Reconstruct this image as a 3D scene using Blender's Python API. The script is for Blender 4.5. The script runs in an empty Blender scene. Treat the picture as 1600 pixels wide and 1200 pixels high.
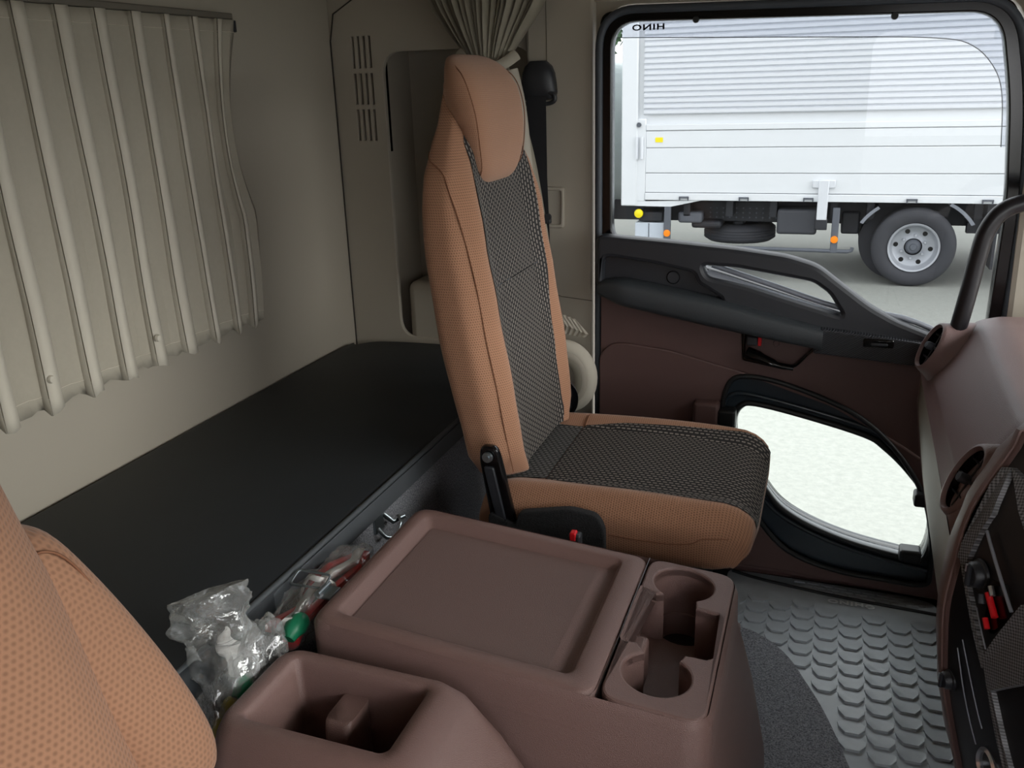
import bpy, bmesh, math, random
from mathutils import Vector, Matrix, noise
random.seed(4)
PI = math.pi
scene = bpy.context.scene
C = scene.collection
# ------------------------------------------------------------ camera, sky, exposure
cam_d = bpy.data.cameras.new('camera'); cam = bpy.data.objects.new('camera', cam_d); C.objects.link(cam)
cam_d.sensor_width = 36; cam_d.lens = 31.5; cam_d.clip_start = 0.02; cam_d.clip_end = 400
right = Vector((0.94410565, 0.32832198, -0.02948212)); down = Vector((0.0779286, -0.30919643, -0.94779993)); fwd = Vector((-0.32029931, 0.89252577, -0.31749977))
mw = Matrix.Identity(4)
for r in range(3):
    mw[r][0] = right[r]; mw[r][1] = -down[r]; mw[r][2] = -fwd[r]
mw.translation = Vector((0, 0, 1.25))
cam.matrix_world = mw
scene.camera = cam
world = bpy.data.worlds.new('overcast_sky'); scene.world = world; world.use_nodes = True
wn = world.node_tree; wn.nodes.clear()
wo = wn.nodes.new('ShaderNodeOutputWorld'); wb = wn.nodes.new('ShaderNodeBackground')
wb.inputs[0].default_value = (0.98, 0.98, 1.0, 1); wb.inputs[1].default_value = 3.0
wn.links.new(wb.outputs[0], wo.inputs[0])
sun_d = bpy.data.lights.new('sun', 'SUN'); sun_d.energy = 3.2; sun_d.angle = 0.9; sun_d.color = (1, .97, .92)
sun = bpy.data.objects.new('sun', sun_d); C.objects.link(sun); sun.rotation_euler = Vector((-.85, .12, -.42)).to_track_quat('-Z', 'Y').to_euler()
scene.view_settings.view_transform = 'Standard'; scene.view_settings.look = 'None'
scene.view_settings.exposure = 0.45; scene.view_settings.gamma = 1; scene.view_settings.use_curve_mapping = False

# ------------------------------------------------------------ materials
def srgb(r, g, b):
    f = lambda c: (c/255/12.92) if c/255 <= .04045 else ((c/255+.055)/1.055)**2.4
    return (f(r), f(g), f(b), 1)
class NT:
    def __init__(s, name):
        s.m = bpy.data.materials.new(name); s.m.use_nodes = True; s.t = s.m.node_tree; s.n = s.t.nodes
        s.b = s.n['Principled BSDF']
    def new(s, typ): return s.n.new(typ)
    def put(s, sock, v):
        if hasattr(v, 'is_output'): s.t.links.new(v, sock)
        else: sock.default_value = v
    def M(s, op, a, b=None, c=None):
        n = s.new('ShaderNodeMath'); n.operation = op
        s.put(n.inputs[0], a)
        if b is not None: s.put(n.inputs[1], b)
        if c is not None: s.put(n.inputs[2], c)
        return n.outputs[0]
    def mix(s, f, a, b):
        n = s.new('ShaderNodeMix'); n.data_type = 'RGBA'
        s.put(n.inputs[0], f); s.put(n.inputs[6], a); s.put(n.inputs[7], b); return n.outputs[2]
    def coord(s, kind='Object'):
        return s.new('ShaderNodeTexCoord').outputs[kind]
    def noise(s, scale, detail=3, vec=None, rough=.5):
        n = s.new('ShaderNodeTexNoise'); n.inputs['Scale'].default_value = scale; n.inputs['Detail'].default_value = detail
        n.inputs['Roughness'].default_value = rough
        s.t.links.new(vec or s.coord(), n.inputs['Vector']); return n.outputs['Fac']
    def vor(s, scale, vec=None, feature='F1'):
        n = s.new('ShaderNodeTexVoronoi'); n.inputs['Scale'].default_value = scale; n.feature = feature
        s.t.links.new(vec or s.coord(), n.inputs['Vector']); return n.outputs['Distance']
    def bump(s, h, strength=.3, dist=.001):
        n = s.new('ShaderNodeBump'); n.inputs['Strength'].default_value = strength; n.inputs['Distance'].default_value = dist
        s.t.links.new(h, n.inputs['Height']); s.t.links.new(n.outputs[0], s.b.inputs['Normal'])
    def col(s, v): s.put(s.b.inputs['Base Color'], v)
def plain(name, rgb, rough=.5, metal=0, bump=None, var=0, coat=0, spec=None):
    k = NT(name); c = srgb(*rgb)
    if var:
        f = k.noise(var[0], 4); k.col(k.mix(f, tuple(x*(1-var[1]) for x in c[:3])+(1,), tuple(min(1, x*(1+var[1])) for x in c[:3])+(1,)))
    else: k.col(c)
    k.b.inputs['Roughness'].default_value = rough; k.b.inputs['Metallic'].default_value = metal
    if coat: k.b.inputs['Coat Weight'].default_value = coat
    if spec is not None: k.b.inputs['Specular IOR Level'].default_value = spec
    if bump:
        k.bump(k.vor(bump[0]) if bump[2] == 'v' else k.noise(bump[0], 3), bump[1], .0008)
    return k.m
def uvsplit(k, su, sv, rot=0):
    mp = k.new('ShaderNodeMapping'); mp.inputs['Scale'].default_value = (su, sv, 1); mp.inputs['Rotation'].default_value = (0, 0, rot)
    k.t.links.new(k.coord('UV'), mp.inputs['Vector'])
    sp = k.new('ShaderNodeSeparateXYZ'); k.t.links.new(mp.outputs[0], sp.inputs[0]); return sp.outputs[0], sp.outputs[1]
def perforated(name, rgb, pitch=.0042, dark=.72):
    k = NT(name); u, v = uvsplit(k, 1/pitch, 1/pitch)
    row = k.M('MODULO', k.M('FLOOR', v), 2.0); u = k.M('ADD', u, k.M('MULTIPLY', row, .5))
    fu = k.M('SUBTRACT', k.M('FRACT', u), .5); fv = k.M('SUBTRACT', k.M('FRACT', v), .5)
    d = k.M('SQRT', k.M('ADD', k.M('MULTIPLY', fu, fu), k.M('MULTIPLY', fv, fv)))
    h = k.M('MULTIPLY_ADD', d, 3.2, -.45); n = k.new('ShaderNodeClamp'); k.t.links.new(h, n.inputs[0]); h = n.outputs[0]
    c = srgb(*rgb); f2 = k.noise(9, 3)
    c2 = k.mix(f2, tuple(x*.93 for x in c[:3])+(1,), tuple(x*1.07 for x in c[:3])+(1,))
    k.col(k.mix(h, tuple(x*dark*.8 for x in c[:3])+(1,), c2)); k.bump(h, .5, .0007)
    k.b.inputs['Roughness'].default_value = .9; k.b.inputs['Specular IOR Level'].default_value = .2
    k.b.inputs['Sheen Weight'].default_value = .15
    return k.m
def woven(name, base, dash, pu=.0075, pv=.0085, w=.13, l=.36):
    k = NT(name); u, v = uvsplit(k, 1/pu, 1/pv)
    col_i = k.M('MODULO', k.M('FLOOR', u), 2.0); v2 = k.M('ADD', v, k.M('MULTIPLY', col_i, .5))
    fu = k.M('ABSOLUTE', k.M('SUBTRACT', k.M('FRACT', u), .5)); fv = k.M('ABSOLUTE', k.M('SUBTRACT', k.M('FRACT', v2), .5))
    m = k.M('MULTIPLY', k.M('LESS_THAN', fu, w), k.M('LESS_THAN', fv, l))
    h = k.M('SUBTRACT', 1.0, k.M('ADD', k.M('MULTIPLY', fu, fu), k.M('MULTIPLY', fv, fv)))
    h2 = k.M('MULTIPLY', k.M('SUBTRACT', .5, fu), k.M('SUBTRACT', .52, fv))
    a = srgb(*base); nf = k.noise(900, 1)
    ca = k.mix(k.M('MULTIPLY', h2, 4.0), tuple(x*.35 for x in a[:3])+(1,), tuple(x*1.2 for x in a[:3])+(1,))
    k.col(k.mix(k.M('MULTIPLY', m, k.M('ADD', nf, .25)), ca, srgb(*dash)))
    k.bump(k.M('ADD', h, k.M('MULTIPLY', m, .2)), .8, .001)
    k.b.inputs['Roughness'].default_value = .85; k.b.inputs['Specular IOR Level'].default_value = .25
    return k.m
def checker_mat(name, a, b, sc, axes=(1, 2)):
    k = NT(name); sp = k.new('ShaderNodeSeparateXYZ'); k.t.links.new(k.coord(), sp.inputs[0])
    u = k.M('MULTIPLY', sp.outputs[axes[0]], sc); v = k.M('MULTIPLY', sp.outputs[axes[1]], sc)
    u, v = k.M('ADD', u, k.M('MULTIPLY', v, .5)), k.M('SUBTRACT', v, k.M('MULTIPLY', u, .25))
    s = k.M('MULTIPLY', k.M('SINE', u), k.M('SINE', v)); g = k.M('MULTIPLY_ADD', s, .5, .5)
    k.col(k.mix(g, srgb(*a), srgb(*b))); k.bump(g, .6, .001); k.b.inputs['Roughness'].default_value = .35
    return k.m
def glass_mat(name, tint, gl=.06, rough=0.0):
    k = NT(name); k.n.remove(k.b)
    tr = k.new('ShaderNodeBsdfTransparent'); tr.inputs[0].default_value = tint
    gs = k.new('ShaderNodeBsdfGlossy'); gs.inputs['Roughness'].default_value = rough
    mx = k.new('ShaderNodeMixShader'); lw = k.new('ShaderNodeLayerWeight'); lw.inputs[0].default_value = .25
    f = k.M('MULTIPLY_ADD', lw.outputs['Fresnel'], .22, gl-.045) 
    k.t.links.new(f, mx.inputs[0]); k.t.links.new(tr.outputs[0], mx.inputs[1]); k.t.links.new(gs.outputs[0], mx.inputs[2])
    k.t.links.new(mx.outputs[0], k.n['Material Output'].inputs[0]); return k.m
def film_mat(name, dens=.9):
    k = NT(name); k.n.remove(k.b)
    tr = k.new('ShaderNodeBsdfTransparent'); tr.inputs[0].default_value = (.93, .94, .94, 1)
    gs = k.new('ShaderNodeBsdfGlossy'); gs.inputs['Roughness'].default_value = .12
    df = k.new('ShaderNodeBsdfDiffuse'); df.inputs[0].default_value = (.8, .82, .82, 1)
    ad = k.new('ShaderNodeMixShader'); ad.inputs[0].default_value = .45
    k.t.links.new(gs.outputs[0], ad.inputs[1]); k.t.links.new(df.outputs[0], ad.inputs[2])
    mx = k.new('ShaderNodeMixShader'); nz = k.noise(38, 4); lw = k.new('ShaderNodeLayerWeight'); lw.inputs[0].default_value = .35
    f = k.M('ADD', k.M('MULTIPLY', k.M('POWER', nz, 2.5), dens), k.M('MULTIPLY', lw.outputs['Facing'], .35))
    n = k.new('ShaderNodeClamp'); k.t.links.new(f, n.inputs[0])
    k.t.links.new(n.outputs[0], mx.inputs[0]); k.t.links.new(tr.outputs[0], mx.inputs[1]); k.t.links.new(ad.outputs[0], mx.inputs[2])
    bp = k.new('ShaderNodeBump'); bp.inputs['Strength'].default_value = .8; bp.inputs['Distance'].default_value = .004
    k.t.links.new(k.noise(60, 3), bp.inputs['Height']); k.t.links.new(bp.outputs[0], gs.inputs['Normal'])
    k.t.links.new(mx.outputs[0], k.n['Material Output'].inputs[0]); return k.m

BEIGE = plain('beige_plastic', (174, 166, 152), .55, bump=(900, .12, 'n'), var=(3, .03))
BEIGE_FAB = plain('beige_headliner', (168, 158, 142), .8, bump=(1200, .3, 'n'))
CURT = plain('curtain_cloth', (174, 167, 152), .85, bump=(1500, .4, 'n'), var=(120, .05))
CURTL = plain('curtain_pale_lit', (206, 199, 184), .8, bump=(1500, .25, 'n'))  # paler copy of the curtain cloth; light on the raised strips is coloured in
BROWN = plain('brown_grained_plastic', (124, 98, 93), .32, bump=(1100, .5, 'v'), var=(6, .04))
BROWN_D = plain('brown_door_plastic', (96, 72, 69), .5, bump=(1100, .35, 'v'))
DASH = plain('dash_grained_plastic', (138, 114, 113), .3, bump=(900, .6, 'v'))
DASHLOW = plain('greige_lower_dash', (150, 140, 126), .5, bump=(900, .3, 'v'))
BLACKP = plain('black_plastic', (44, 46, 51), .34, bump=(1200, .25, 'v'))
ARMP = plain('armrest_vinyl', (54, 58, 62), .42, bump=(1000, .4, 'v'))
GLOSSB = plain('glossy_black', (10, 10, 12), .15)
RUBBER = plain('black_rubber', (24, 26, 28), .5)
RUBG = plain('grey_rubber', (66, 72, 80), .55)
BLUEBLK = plain('painted_frame', (40, 50, 58), .3, coat=.3)
STEEL = plain('zinc_steel', (150, 160, 165), .3, metal=.9, var=(60, .15))
CHROME = plain('satin_silver', (205, 208, 215), .28, metal=.9)
SILV = plain('silver_trim', (150, 155, 165), .4, metal=.3)
BUNK = plain('bunk_vinyl', (38, 42, 46), .6, bump=(700, .15, 'n'), var=(14, .12))
PIPE = plain('bunk_piping', (74, 78, 82), .6, bump=(900, .3, 'n'))
ORANGE = perforated('orange_cover', (166, 123, 97), .0042)
ORANGE_D = perforated('orange_driver_cover', (158, 117, 92), .0058, .9)
SMOOTHO = perforated('orange_face_cover', (172, 130, 105), .003, .9)
SEAM = plain('seam_thread', (128, 86, 62), .9)
WOVEN = woven('woven_charcoal', (70, 66, 65), (158, 149, 140), .0088, .0105, .14, .33)
WOVEN2 = woven('woven_smooth_charcoal', (92, 91, 90), (150, 147, 142), .0085, .0105, .10, .3)
BELT = plain('belt_webbing', (22, 23, 29), .6, bump=(1500, .4, 'n'))
RED = plain('red_plastic', (215, 25, 35), .35)
def carpet(name, a, b):
    k = NT(name); f = k.noise(330, 3, rough=.85); f2 = k.M('MULTIPLY_ADD', f, 3.0, -1.0)
    n = k.new('ShaderNodeClamp'); k.t.links.new(f2, n.inputs[0]); k.col(k.mix(n.outputs[0], srgb(*a), srgb(*b)))
    k.bump(n.outputs[0], .9, .002); k.b.inputs['Roughness'].default_value = .95; return k.m
CARPET = carpet('grey_carpet', (78, 80, 88), (205, 207, 215))
FELT = carpet('black_felt', (18, 18, 20), (42, 43, 46))
MATR = plain('rubber_mat', (182, 189, 195), .42, bump=(600, .2, 'n'), var=(22, .22))
MATD = plain('rubber_mat_rim', (40, 42, 45), .5)
CARB = checker_mat('carbon_pattern', (22, 23, 25), (150, 152, 156), 1050)
k = NT('ribbed_black'); sp = k.new('ShaderNodeSeparateXYZ'); k.t.links.new(k.coord(), sp.inputs[0])
s_ = k.M('SINE', k.M('MULTIPLY', k.M('SUBTRACT', k.M('MULTIPLY', sp.outputs[2], 1.4), sp.outputs[0]), 1000.0)); g_ = k.M('MULTIPLY_ADD', s_, .5, .5)
k.col(k.mix(g_, srgb(26, 27, 30), srgb(62, 64, 70))); k.bump(g_, .6, .001); k.b.inputs['Roughness'].default_value = .35; RIBB = k.m
GLASS = glass_mat('window_glass', (.64, .655, .66, 1)); GLASS_L = glass_mat('lower_glass', (.86, .885, .88, 1), .04); GLASS_W = glass_mat('windscreen_glass', (.9, .93, .92, 1), .04); VISOR = glass_mat('visor_acrylic', (.89, .90, .93, 1), .06)
FILM = film_mat('plastic_film', 1.3); FILM2 = film_mat('thin_plastic_film', .35)
WHITE = plain('truck_white_paint', (222, 225, 228), .4, coat=.2)
ALU = plain('truck_aluminium_panel', (216, 219, 224), .38, metal=.1)
CHASSIS = plain('chassis_black', (34, 36, 42), .6, var=(18, .35), bump=(60, .5, 'n'))
CHG = plain('chassis_grey', (88, 92, 100), .6, var=(20, .15))
TYRE = plain('tyre_rubber', (56, 57, 62), .8, var=(10, .15))
WHEEL = plain('wheel_silver', (165, 168, 174), .4, metal=.3)
YEL = plain('yellow_lens', (245, 225, 20), .3); ORL = plain('orange_lens', (255, 140, 10), .3)
k = NT('concrete_yard'); f = k.noise(22, 6, rough=.75); f3 = k.noise(.5, 3)
cc = k.mix(k.M('MULTIPLY_ADD', f, 1.6, -.3), srgb(124, 126, 121), srgb(156, 158, 152)); k.col(k.mix(k.M('MULTIPLY', f3, .25), cc, srgb(118, 118, 112)))
k.bump(f, .3, .01); k.b.inputs['Roughness'].default_value = .9; YARD = k.m
LEAF = plain('tree_leaves', (56, 84, 52), .8, var=(3, .5)); BARK = plain('tree_bark', (80, 66, 52), .9)

# ------------------------------------------------------------ helpers
def mk(name, verts, faces, mat, parent=None, smooth=True, uvs=None, angle=40):
    me = bpy.data.meshes.new(name); me.from_pydata([tuple(v) for v in verts], [], faces)
    if uvs:
        l = me.uv_layers.new(name='UVMap')
        for lp in me.loops: l.data[lp.index].uv = uvs[lp.vertex_index]
    bm = bmesh.new(); bm.from_mesh(me); bmesh.ops.recalc_face_normals(bm, faces=bm.faces); bm.to_mesh(me); bm.free()
    return mo(name, me, mat, parent, smooth, angle)
def mo(name, me, mat, parent=None, smooth=True, angle=40):
    if smooth:
        me.shade_smooth()
        if angle: me.set_sharp_from_angle(angle=math.radians(angle))
    me.materials.clear(); me.materials.append(mat)
    o = bpy.data.objects.new(name, me); C.objects.link(o)
    if parent: attach(o, parent)
    return o
def wloc(o):
    p = Vector((0, 0, 0))
    while o: p += o.location; o = o.parent
    return p
def attach(o, parent):
    o.parent = parent; o.location = o.location - wloc(parent)
def thing(name, label, cat, loc=(0, 0, 0), group=None):
    o = bpy.data.objects.new(name, None); C.objects.link(o); o.location = loc; o.empty_display_size = .05
    o['label'] = label; o['category'] = cat
    if group: o['group'] = group
    return o
def tag(o, label, cat, group=None):
    o['label'] = label; o['category'] = cat
    if group: o['group'] = group
    return o
def struct(o): o['kind'] = 'structure'; return o
def bev(o, w=.003, seg=2):
    m = o.modifiers.new('b', 'BEVEL'); m.width = w; m.segments = seg; m.limit_method = 'ANGLE'; m.angle_limit = math.radians(35); return o
def box(name, a, b, mat, parent=None, bw=0, seg=2):
    v = [(x, y, z) for x in (a[0], b[0]) for y in (a[1], b[1]) for z in (a[2], b[2])]
    f = [(0, 1, 3, 2), (4, 6, 7, 5), (0, 4, 5, 1), (2, 3, 7, 6), (0, 2, 6, 4), (1, 5, 7, 3)]
    o = mk(name, v, f, mat, parent, smooth=bool(bw))
    if bw: bev(o, bw, seg)
    return o
def boxes(name, lst, mat, parent=None, bw=0):
    V, F = [], []
    for a, b in lst:
        n = len(V); V += [(x, y, z) for x in (a[0], b[0]) for y in (a[1], b[1]) for z in (a[2], b[2])]
        F += [tuple(n+i for i in q) for q in [(0, 1, 3, 2), (4, 6, 7, 5), (0, 4, 5, 1), (2, 3, 7, 6), (0, 2, 6, 4), (1, 5, 7, 3)]]
    o = mk(name, V, F, mat, parent, smooth=bool(bw))
    if bw: bev(o, bw)
    return o
def loft(name, rings, mat, parent=None, caps=(True, True), closed=True, angle=40, close_long=False):
    n = len(rings[0]); V, UV, F = [], [], []
    acc = 0
    for i, r in enumerate(rings):
        r = [Vector(p) for p in r]
        cen = sum(r, Vector())/n
        if i: acc += (cen-pcen).length
        pcen = cen
        u = 0
        for j, p in enumerate(r):
            if j: u += (p-r[j-1]).length
            V.append(p); UV.append((u, acc))
    m = len(rings)
    for i in range(m if close_long else m-1):
        i2 = (i+1) % m
        for j in range(n if closed else n-1):
            j2 = (j+1) % n
            F.append((i*n+j, i*n+j2, i2*n+j2, i2*n+j))
    if closed and not close_long:
        if caps[0]: F.append(tuple(range(n))[::-1])
        if caps[1]: F.append(tuple((m-1)*n+j for j in range(n)))
    o = mk(name, V, F, mat, parent, uvs=UV, angle=angle)
    if closed and n > 4:      # keep the cloth pattern unbroken across the ring's closing face
        l = o.data.uv_layers[0].data
        for p in o.data.polygons:
            if len(p.vertices) != 4: continue
            js = [v % n for v in p.vertices]
            if 0 in js and n-1 in js:
                for li in p.loop_indices:
                    v = o.data.loops[li].vertex_index
                    if v % n == 0: l[li].uv = (UV[v+n-1][0]+(Vector(V[v])-Vector(V[v+n-1])).length, UV[v][1])
    return o
def rrect(x0, x1, y0, y1, r, n=5):
    pts = []
    for cx, cy, a0 in ((x1-r, y1-r, 0), (x0+r, y1-r, 90), (x0+r, y0+r, 180), (x1-r, y0+r, 270)):
        for i in range(n+1):
            a = math.radians(a0+90*i/n); pts.append((cx+r*math.cos(a), cy+r*math.sin(a)))
    return pts
def cr(P, n=6, closed=True):
    out = []; m = len(P)
    for i in range(m if closed else m-1):
        g = lambda k: P[k % m] if closed else P[min(max(k, 0), m-1)]
        a, b, c, d = [Vector(g(i+q)) for q in (-1, 0, 1, 2)]
        for k in range(n):
            t = k/n
            out.append(.5*((2*b)+(-a+c)*t+(2*a-5*b+4*c-d)*t*t+(-a+3*b-3*c+d)*t**3))
    if not closed: out.append(Vector(P[-1]))
    return out
def rpoly(P, r, n=4):
    out = []; m = len(P)
    for i in range(m):
        a, b, c = Vector(P[i-1]), Vector(P[i]), Vector(P[(i+1) % m])
        ra = min(r, (a-b).length*.45, (c-b).length*.45)
        p, q = b+(a-b).normalized()*ra, b+(c-b).normalized()*ra
        for k in range(n+1):
            t = k/n; out.append((1-t)**2*p+2*t*(1-t)*b+t*t*q)
    return out
def plate(name, outer, holes, y0, y1, mat, parent=None, bevel=.002, axis='y', tf=None):
    """flat rounded plate with holes; outline in (x,z) for axis y, (x,y) for axis z, (y,z) for axis x"""
    cu = bpy.data.curves.new('tmp', 'CURVE'); cu.dimensions = '2D'; cu.fill_mode = 'BOTH'
    bevel = min(bevel, abs(y1-y0)*.45)
    cu.extrude = max(abs(y1-y0)/2-bevel, 0); cu.bevel_depth = bevel; cu.bevel_resolution = 1; cu.offset = -bevel
    for P in [outer]+list(holes):
        sp = cu.splines.new('POLY'); sp.points.add(len(P)-1); sp.use_cyclic_u = True
        for i, p in enumerate(P): sp.points[i].co = (p[0], p[1], 0, 1)
    to = bpy.data.objects.new('tmp', cu); C.objects.link(to)
    dg = bpy.context.evaluated_depsgraph_get(); me = bpy.data.meshes.new_from_object(to.evaluated_get(dg))
    bpy.data.objects.remove(to); bpy.data.curves.remove(cu)
    c = (y0+y1)/2
    for v in me.vertices:
        x, y, z = v.co
        if axis == 'y': v.co = (x, c-z, y)
        elif axis == 'z': v.co = (x, y, c+z)
        else: v.co = (c+z, x, y)
        if tf: v.co = tf(v.co)
    me.name = name
    o = mo(name, me, mat, parent, True, 35); return o
def tube(name, path, r, mat, parent=None, n=10, closed=False, flat=1.0, up=None):
    path = [Vector(p) for p in path]; m = len(path); rings = []
    rr = r if isinstance(r, (list, tuple)) else [r]*m
    prev = None
    for i, p in enumerate(path):
        if closed: t = (path[(i+1) % m]-path[i-1]).normalized()
        else: t = (path[min(i+1, m-1)]-path[max(i-1, 0)]).normalized()
        if up is not None: s = t.cross(Vector(up)).normalized()
        elif prev is None: s = t.orthogonal().normalized()
        else: s = (prev-t*prev.dot(t)).normalized()
        prev = s; b = t.cross(s)
        rings.append([p+s*math.cos(2*PI*j/n)*rr[i]+b*math.sin(2*PI*j/n)*rr[i]*flat for j in range(n)])
    return loft(name, rings, mat, parent, closed=True, close_long=closed, angle=60)
def lathe(name, prof, center, axis, mat, parent=None, n=32, angle=35):
    """prof = list of (radius, along)"""
    ax = Vector(axis).normalized(); s = ax.orthogonal().normalized(); b = ax.cross(s); c = Vector(center)
    rings = [[c+ax*h+(s*math.cos(2*PI*j/n)+b*math.sin(2*PI*j/n))*max(r, 1e-5) for j in range(n)] for r, h in prof]
    return loft(name, rings, mat, parent, angle=angle, caps=(prof[0][0] < .001, prof[-1][0] < .001))
def sup(a, p): 
    c = math.cos(a); return math.copysign(abs(c)**p, c)
def ell(cx, cy, w, h, n=40, px=.5, py=.5):
    return [(cx+w*sup(2*PI*i/n, px), cy+h*sup(2*PI*i/n-PI/2, py)) for i in range(n)]
def lerp(tab, z):
    if z <= tab[0][0]: return tab[0][1]
    for (a, b), (c, d) in zip(tab, tab[1:]):
        if z <= c:
            t = (z-a)/(c-a); t = t*t*(3-2*t)*.4+t*.6; return b+(d-b)*t
    return tab[-1][1]
def textmesh(name, s, size, mat, parent=None, depth=.0006, wide=1.0, spacing=1.0):
    cu = bpy.data.curves.new('tmp', 'FONT'); cu.body = s; cu.size = size; cu.extrude = depth; cu.align_x = 'CENTER'; cu.align_y = 'CENTER'; cu.space_character = spacing; cu.offset = size*.03
    to = bpy.data.objects.new('tmp', cu); C.objects.link(to)
    dg = bpy.context.evaluated_depsgraph_get(); me = bpy.data.meshes.new_from_object(to.evaluated_get(dg))
    bpy.data.objects.remove(to)
    for v in me.vertices: v.co.x *= wide
    me.name = name; return me
def xf(me, fn):
    for v in me.vertices: v.co = fn(v.co)
    return me

# ------------------------------------------------------------ cab shell
struct(box('floor', (-1.2, -.5, .0), (1.0, 2.06, .08), FELT))
struct(box('wall_rear', (-1.23, -.5, .08), (-1.17, 2.038, 1.62), BEIGE))
struct(box('ceiling', (-1.23, -.5, 1.62), (1.05, 2.3, 1.66), BEIGE_FAB))
# corner side wall with grille and recess
slots = []
for g, (zt, zb) in enumerate(((1.368, 1.296), (1.284, 1.213), (1.201, 1.128))):
    for i in range(4):
        x = -1.114+.0148*i
        slots.append([(x+.006*0, zb), (x+.0062, zb), (x+.0062, zt), (x, zt)])
rec = rpoly([(-1.035, .63), (-.66, .63), (-.66, 1.33), (-1.035, 1.33)], .05, 6)
sw = struct(plate('wall_side', [(-1.2, .08), (-.512, .08), (-.512, 1.62), (-1.2, 1.62)], slots+[rec], 2.04, 2.055, BEIGE, bevel=.002))
mk('wall_recess', [(-1.05, 2.05, .5), (-.6, 2.05, .5), (-.6, 2.22, .5), (-1.05, 2.22, .5), (-1.05, 2.05, 1.36), (-.6, 2.05, 1.36), (-.6, 2.22, 1.36), (-1.05, 2.22, 1.36)],
   [(0, 1, 2, 3), (4, 5, 6, 7), (0, 3, 7, 4), (1, 2, 6, 5), (3, 2, 6, 7)], BEIGE, sw, smooth=False)
box('storage_ledge', (-1.015, 2.05, .5), (-.62, 2.2, .775), BEIGE, sw, .02, 3)
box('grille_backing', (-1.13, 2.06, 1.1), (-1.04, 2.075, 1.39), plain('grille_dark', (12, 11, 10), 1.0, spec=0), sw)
# vertical pillar trim in front of corner, slim seams
tr = tube('trim_1', [(-1.168, 2.037, z) for z in (.6, .9, 1.2, 1.36)]+[(-1.155, 2.037, 1.42), (-1.1, 2.037, 1.45), (-.7, 2.037, 1.46)], .0018, plain('seam_dark', (58, 54, 48), .8), n=6); struct(tr)
# side wall round the door
opening = rpoly([(-.513, .07), (-.502, .915), (-.49, 1.405), (.31, 1.385), (.375, 1.1), (.385, .90), (.36, .07)], .06, 6)
wd = struct(plate('wall_door_side', [(-.6, .0), (1.05, .0), (1.05, 1.62), (-.6, 1.62)], [opening], 2.045, 2.085, BEIGE, bevel=.004))
struct(box('trim_2', (-.6205, 2.02, 1.412), (.9, 2.045, 1.62), BEIGE_FAB, None, .008))
# B-pillar cover
SEAMB = plain('beige_seam', (96, 90, 78), .9)
bp = struct(plate('trim_3', rpoly([(-.665, .1), (-.515, .1), (-.512, 1.43), (-.665, 1.43)], .012), [], 2.015, 2.045, BEIGE, bevel=.006))
tube('panel_seam', [(-.665, 2.0145, .79), (-.59, 2.0145, .765), (-.515, 2.0145, .758)], .001, SEAMB, bp, n=6)
tube('panel_seam', [(-.618, 2.0145, 1.28), (-.618, 2.0145, 1.43)], .001, SEAMB, bp, n=6)
# A pillar cover
struct(plate('trim_4', rpoly([(.352, .7), (.52, .7), (.47, 1.45), (.322, 1.40), (.345, 1.1)], .03), [], 1.985, 2.045, BEIGE, bevel=.012))
# front, windscreen, driver side
struct(box('wall_front', (.95, -.5, .0), (1.0, 2.05, .78), BEIGE))
struct(box('trim_5', (.60, -.5, 1.37), (1.0, 2.05, 1.62), BEIGE_FAB))
ws = struct(mk('window_2', [(.97, -.45, .78), (.97, 2.04, .78), (.85, 2.04, 1.40), (.85, -.45, 1.40)], [(0, 1, 2, 3)], GLASS_W, smooth=False))
struct(plate('wall_driver_side', [(-1.2, .0), (1.0, .0), (1.0, 1.62), (-1.2, 1.62)], [rpoly([(.12, .70), (.82, .70), (.72, 1.42), (.12, 1.42)], .08)], -.5, -.45, BEIGE, bevel=.004))

# ------------------------------------------------------------ passenger door
door = bpy.data.objects.new('door_1', None); C.objects.link(door); door.location = (-.1, 2.0, .1); struct(door)
winhole = rpoly([(-.467, .89), (-.468, 1.368), (.272, 1.352), (.305, 1.2), (.325, 1.0), (.322, .70), (.1, .745), (-.25, .85)], .055, 8)
outer = rpoly([(-.496, .125), (-.494, 1.39), (.295, 1.374), (.335, 1.2), (.352, 1.0), (.345, .105)], .03, 8)
lwhole = cr([(-.163, .45), (-.166, .50), (-.152, .532), (-.12, .54), (-.02, .522), (.107, .490), (.15, .465), (.2, .418), (.245, .356), (.262, .28), (.25, .212), (.2, .214), (.1, .232), (.01, .262), (-.055, .300), (-.1, .355), (-.14, .41)], 5)
plate('door_frame', outer, [winhole, lwhole], 2.0, 2.035, GLOSSB, door, bevel=.003)
tube('weather_strip', [(p[0], 1.998, p[1]) for p in rpoly([(-.497, .135), (-.495, 1.392), (.297, 1.377), (.338, 1.2), (.355, 1.0), (.35, .12)], .08, 10)], .0085, RUBG, door, n=8, closed=True)
tube('glass_run', [(p[0], 2.006, p[1]) for p in rpoly([(-.484, .12), (-.482, 1.378), (.285, 1.364), (.322, 1.2), (.34, 1.0), (.335, .12)], .07, 10)], .005, RUBBER, door, n=8, closed=True)
plate('window_pane', rpoly([(-.48, .70), (-.48, 1.375), (.3, 1.36), (.335, 1.1), (.335, .69)], .04), [], 2.018, 2.0185, GLASS, door, bevel=0)
for x, z in ((-.291, 1.364), (.088, 1.352)):
    lathe('glass_stop', [(0, -.003), (.006, -.003), (.007, 0), (.006, .006), (0, .006)], (x, 1.998, z), (0, 1, 0), RUBBER, door, 14)
plate('lower_pane', rpoly([(-.2, .16), (-.2, .58), (.2, .58), (.3, .4), (.3, .16)], .03), [], 2.022, 2.0225, GLASS_L, door, bevel=0)
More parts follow.
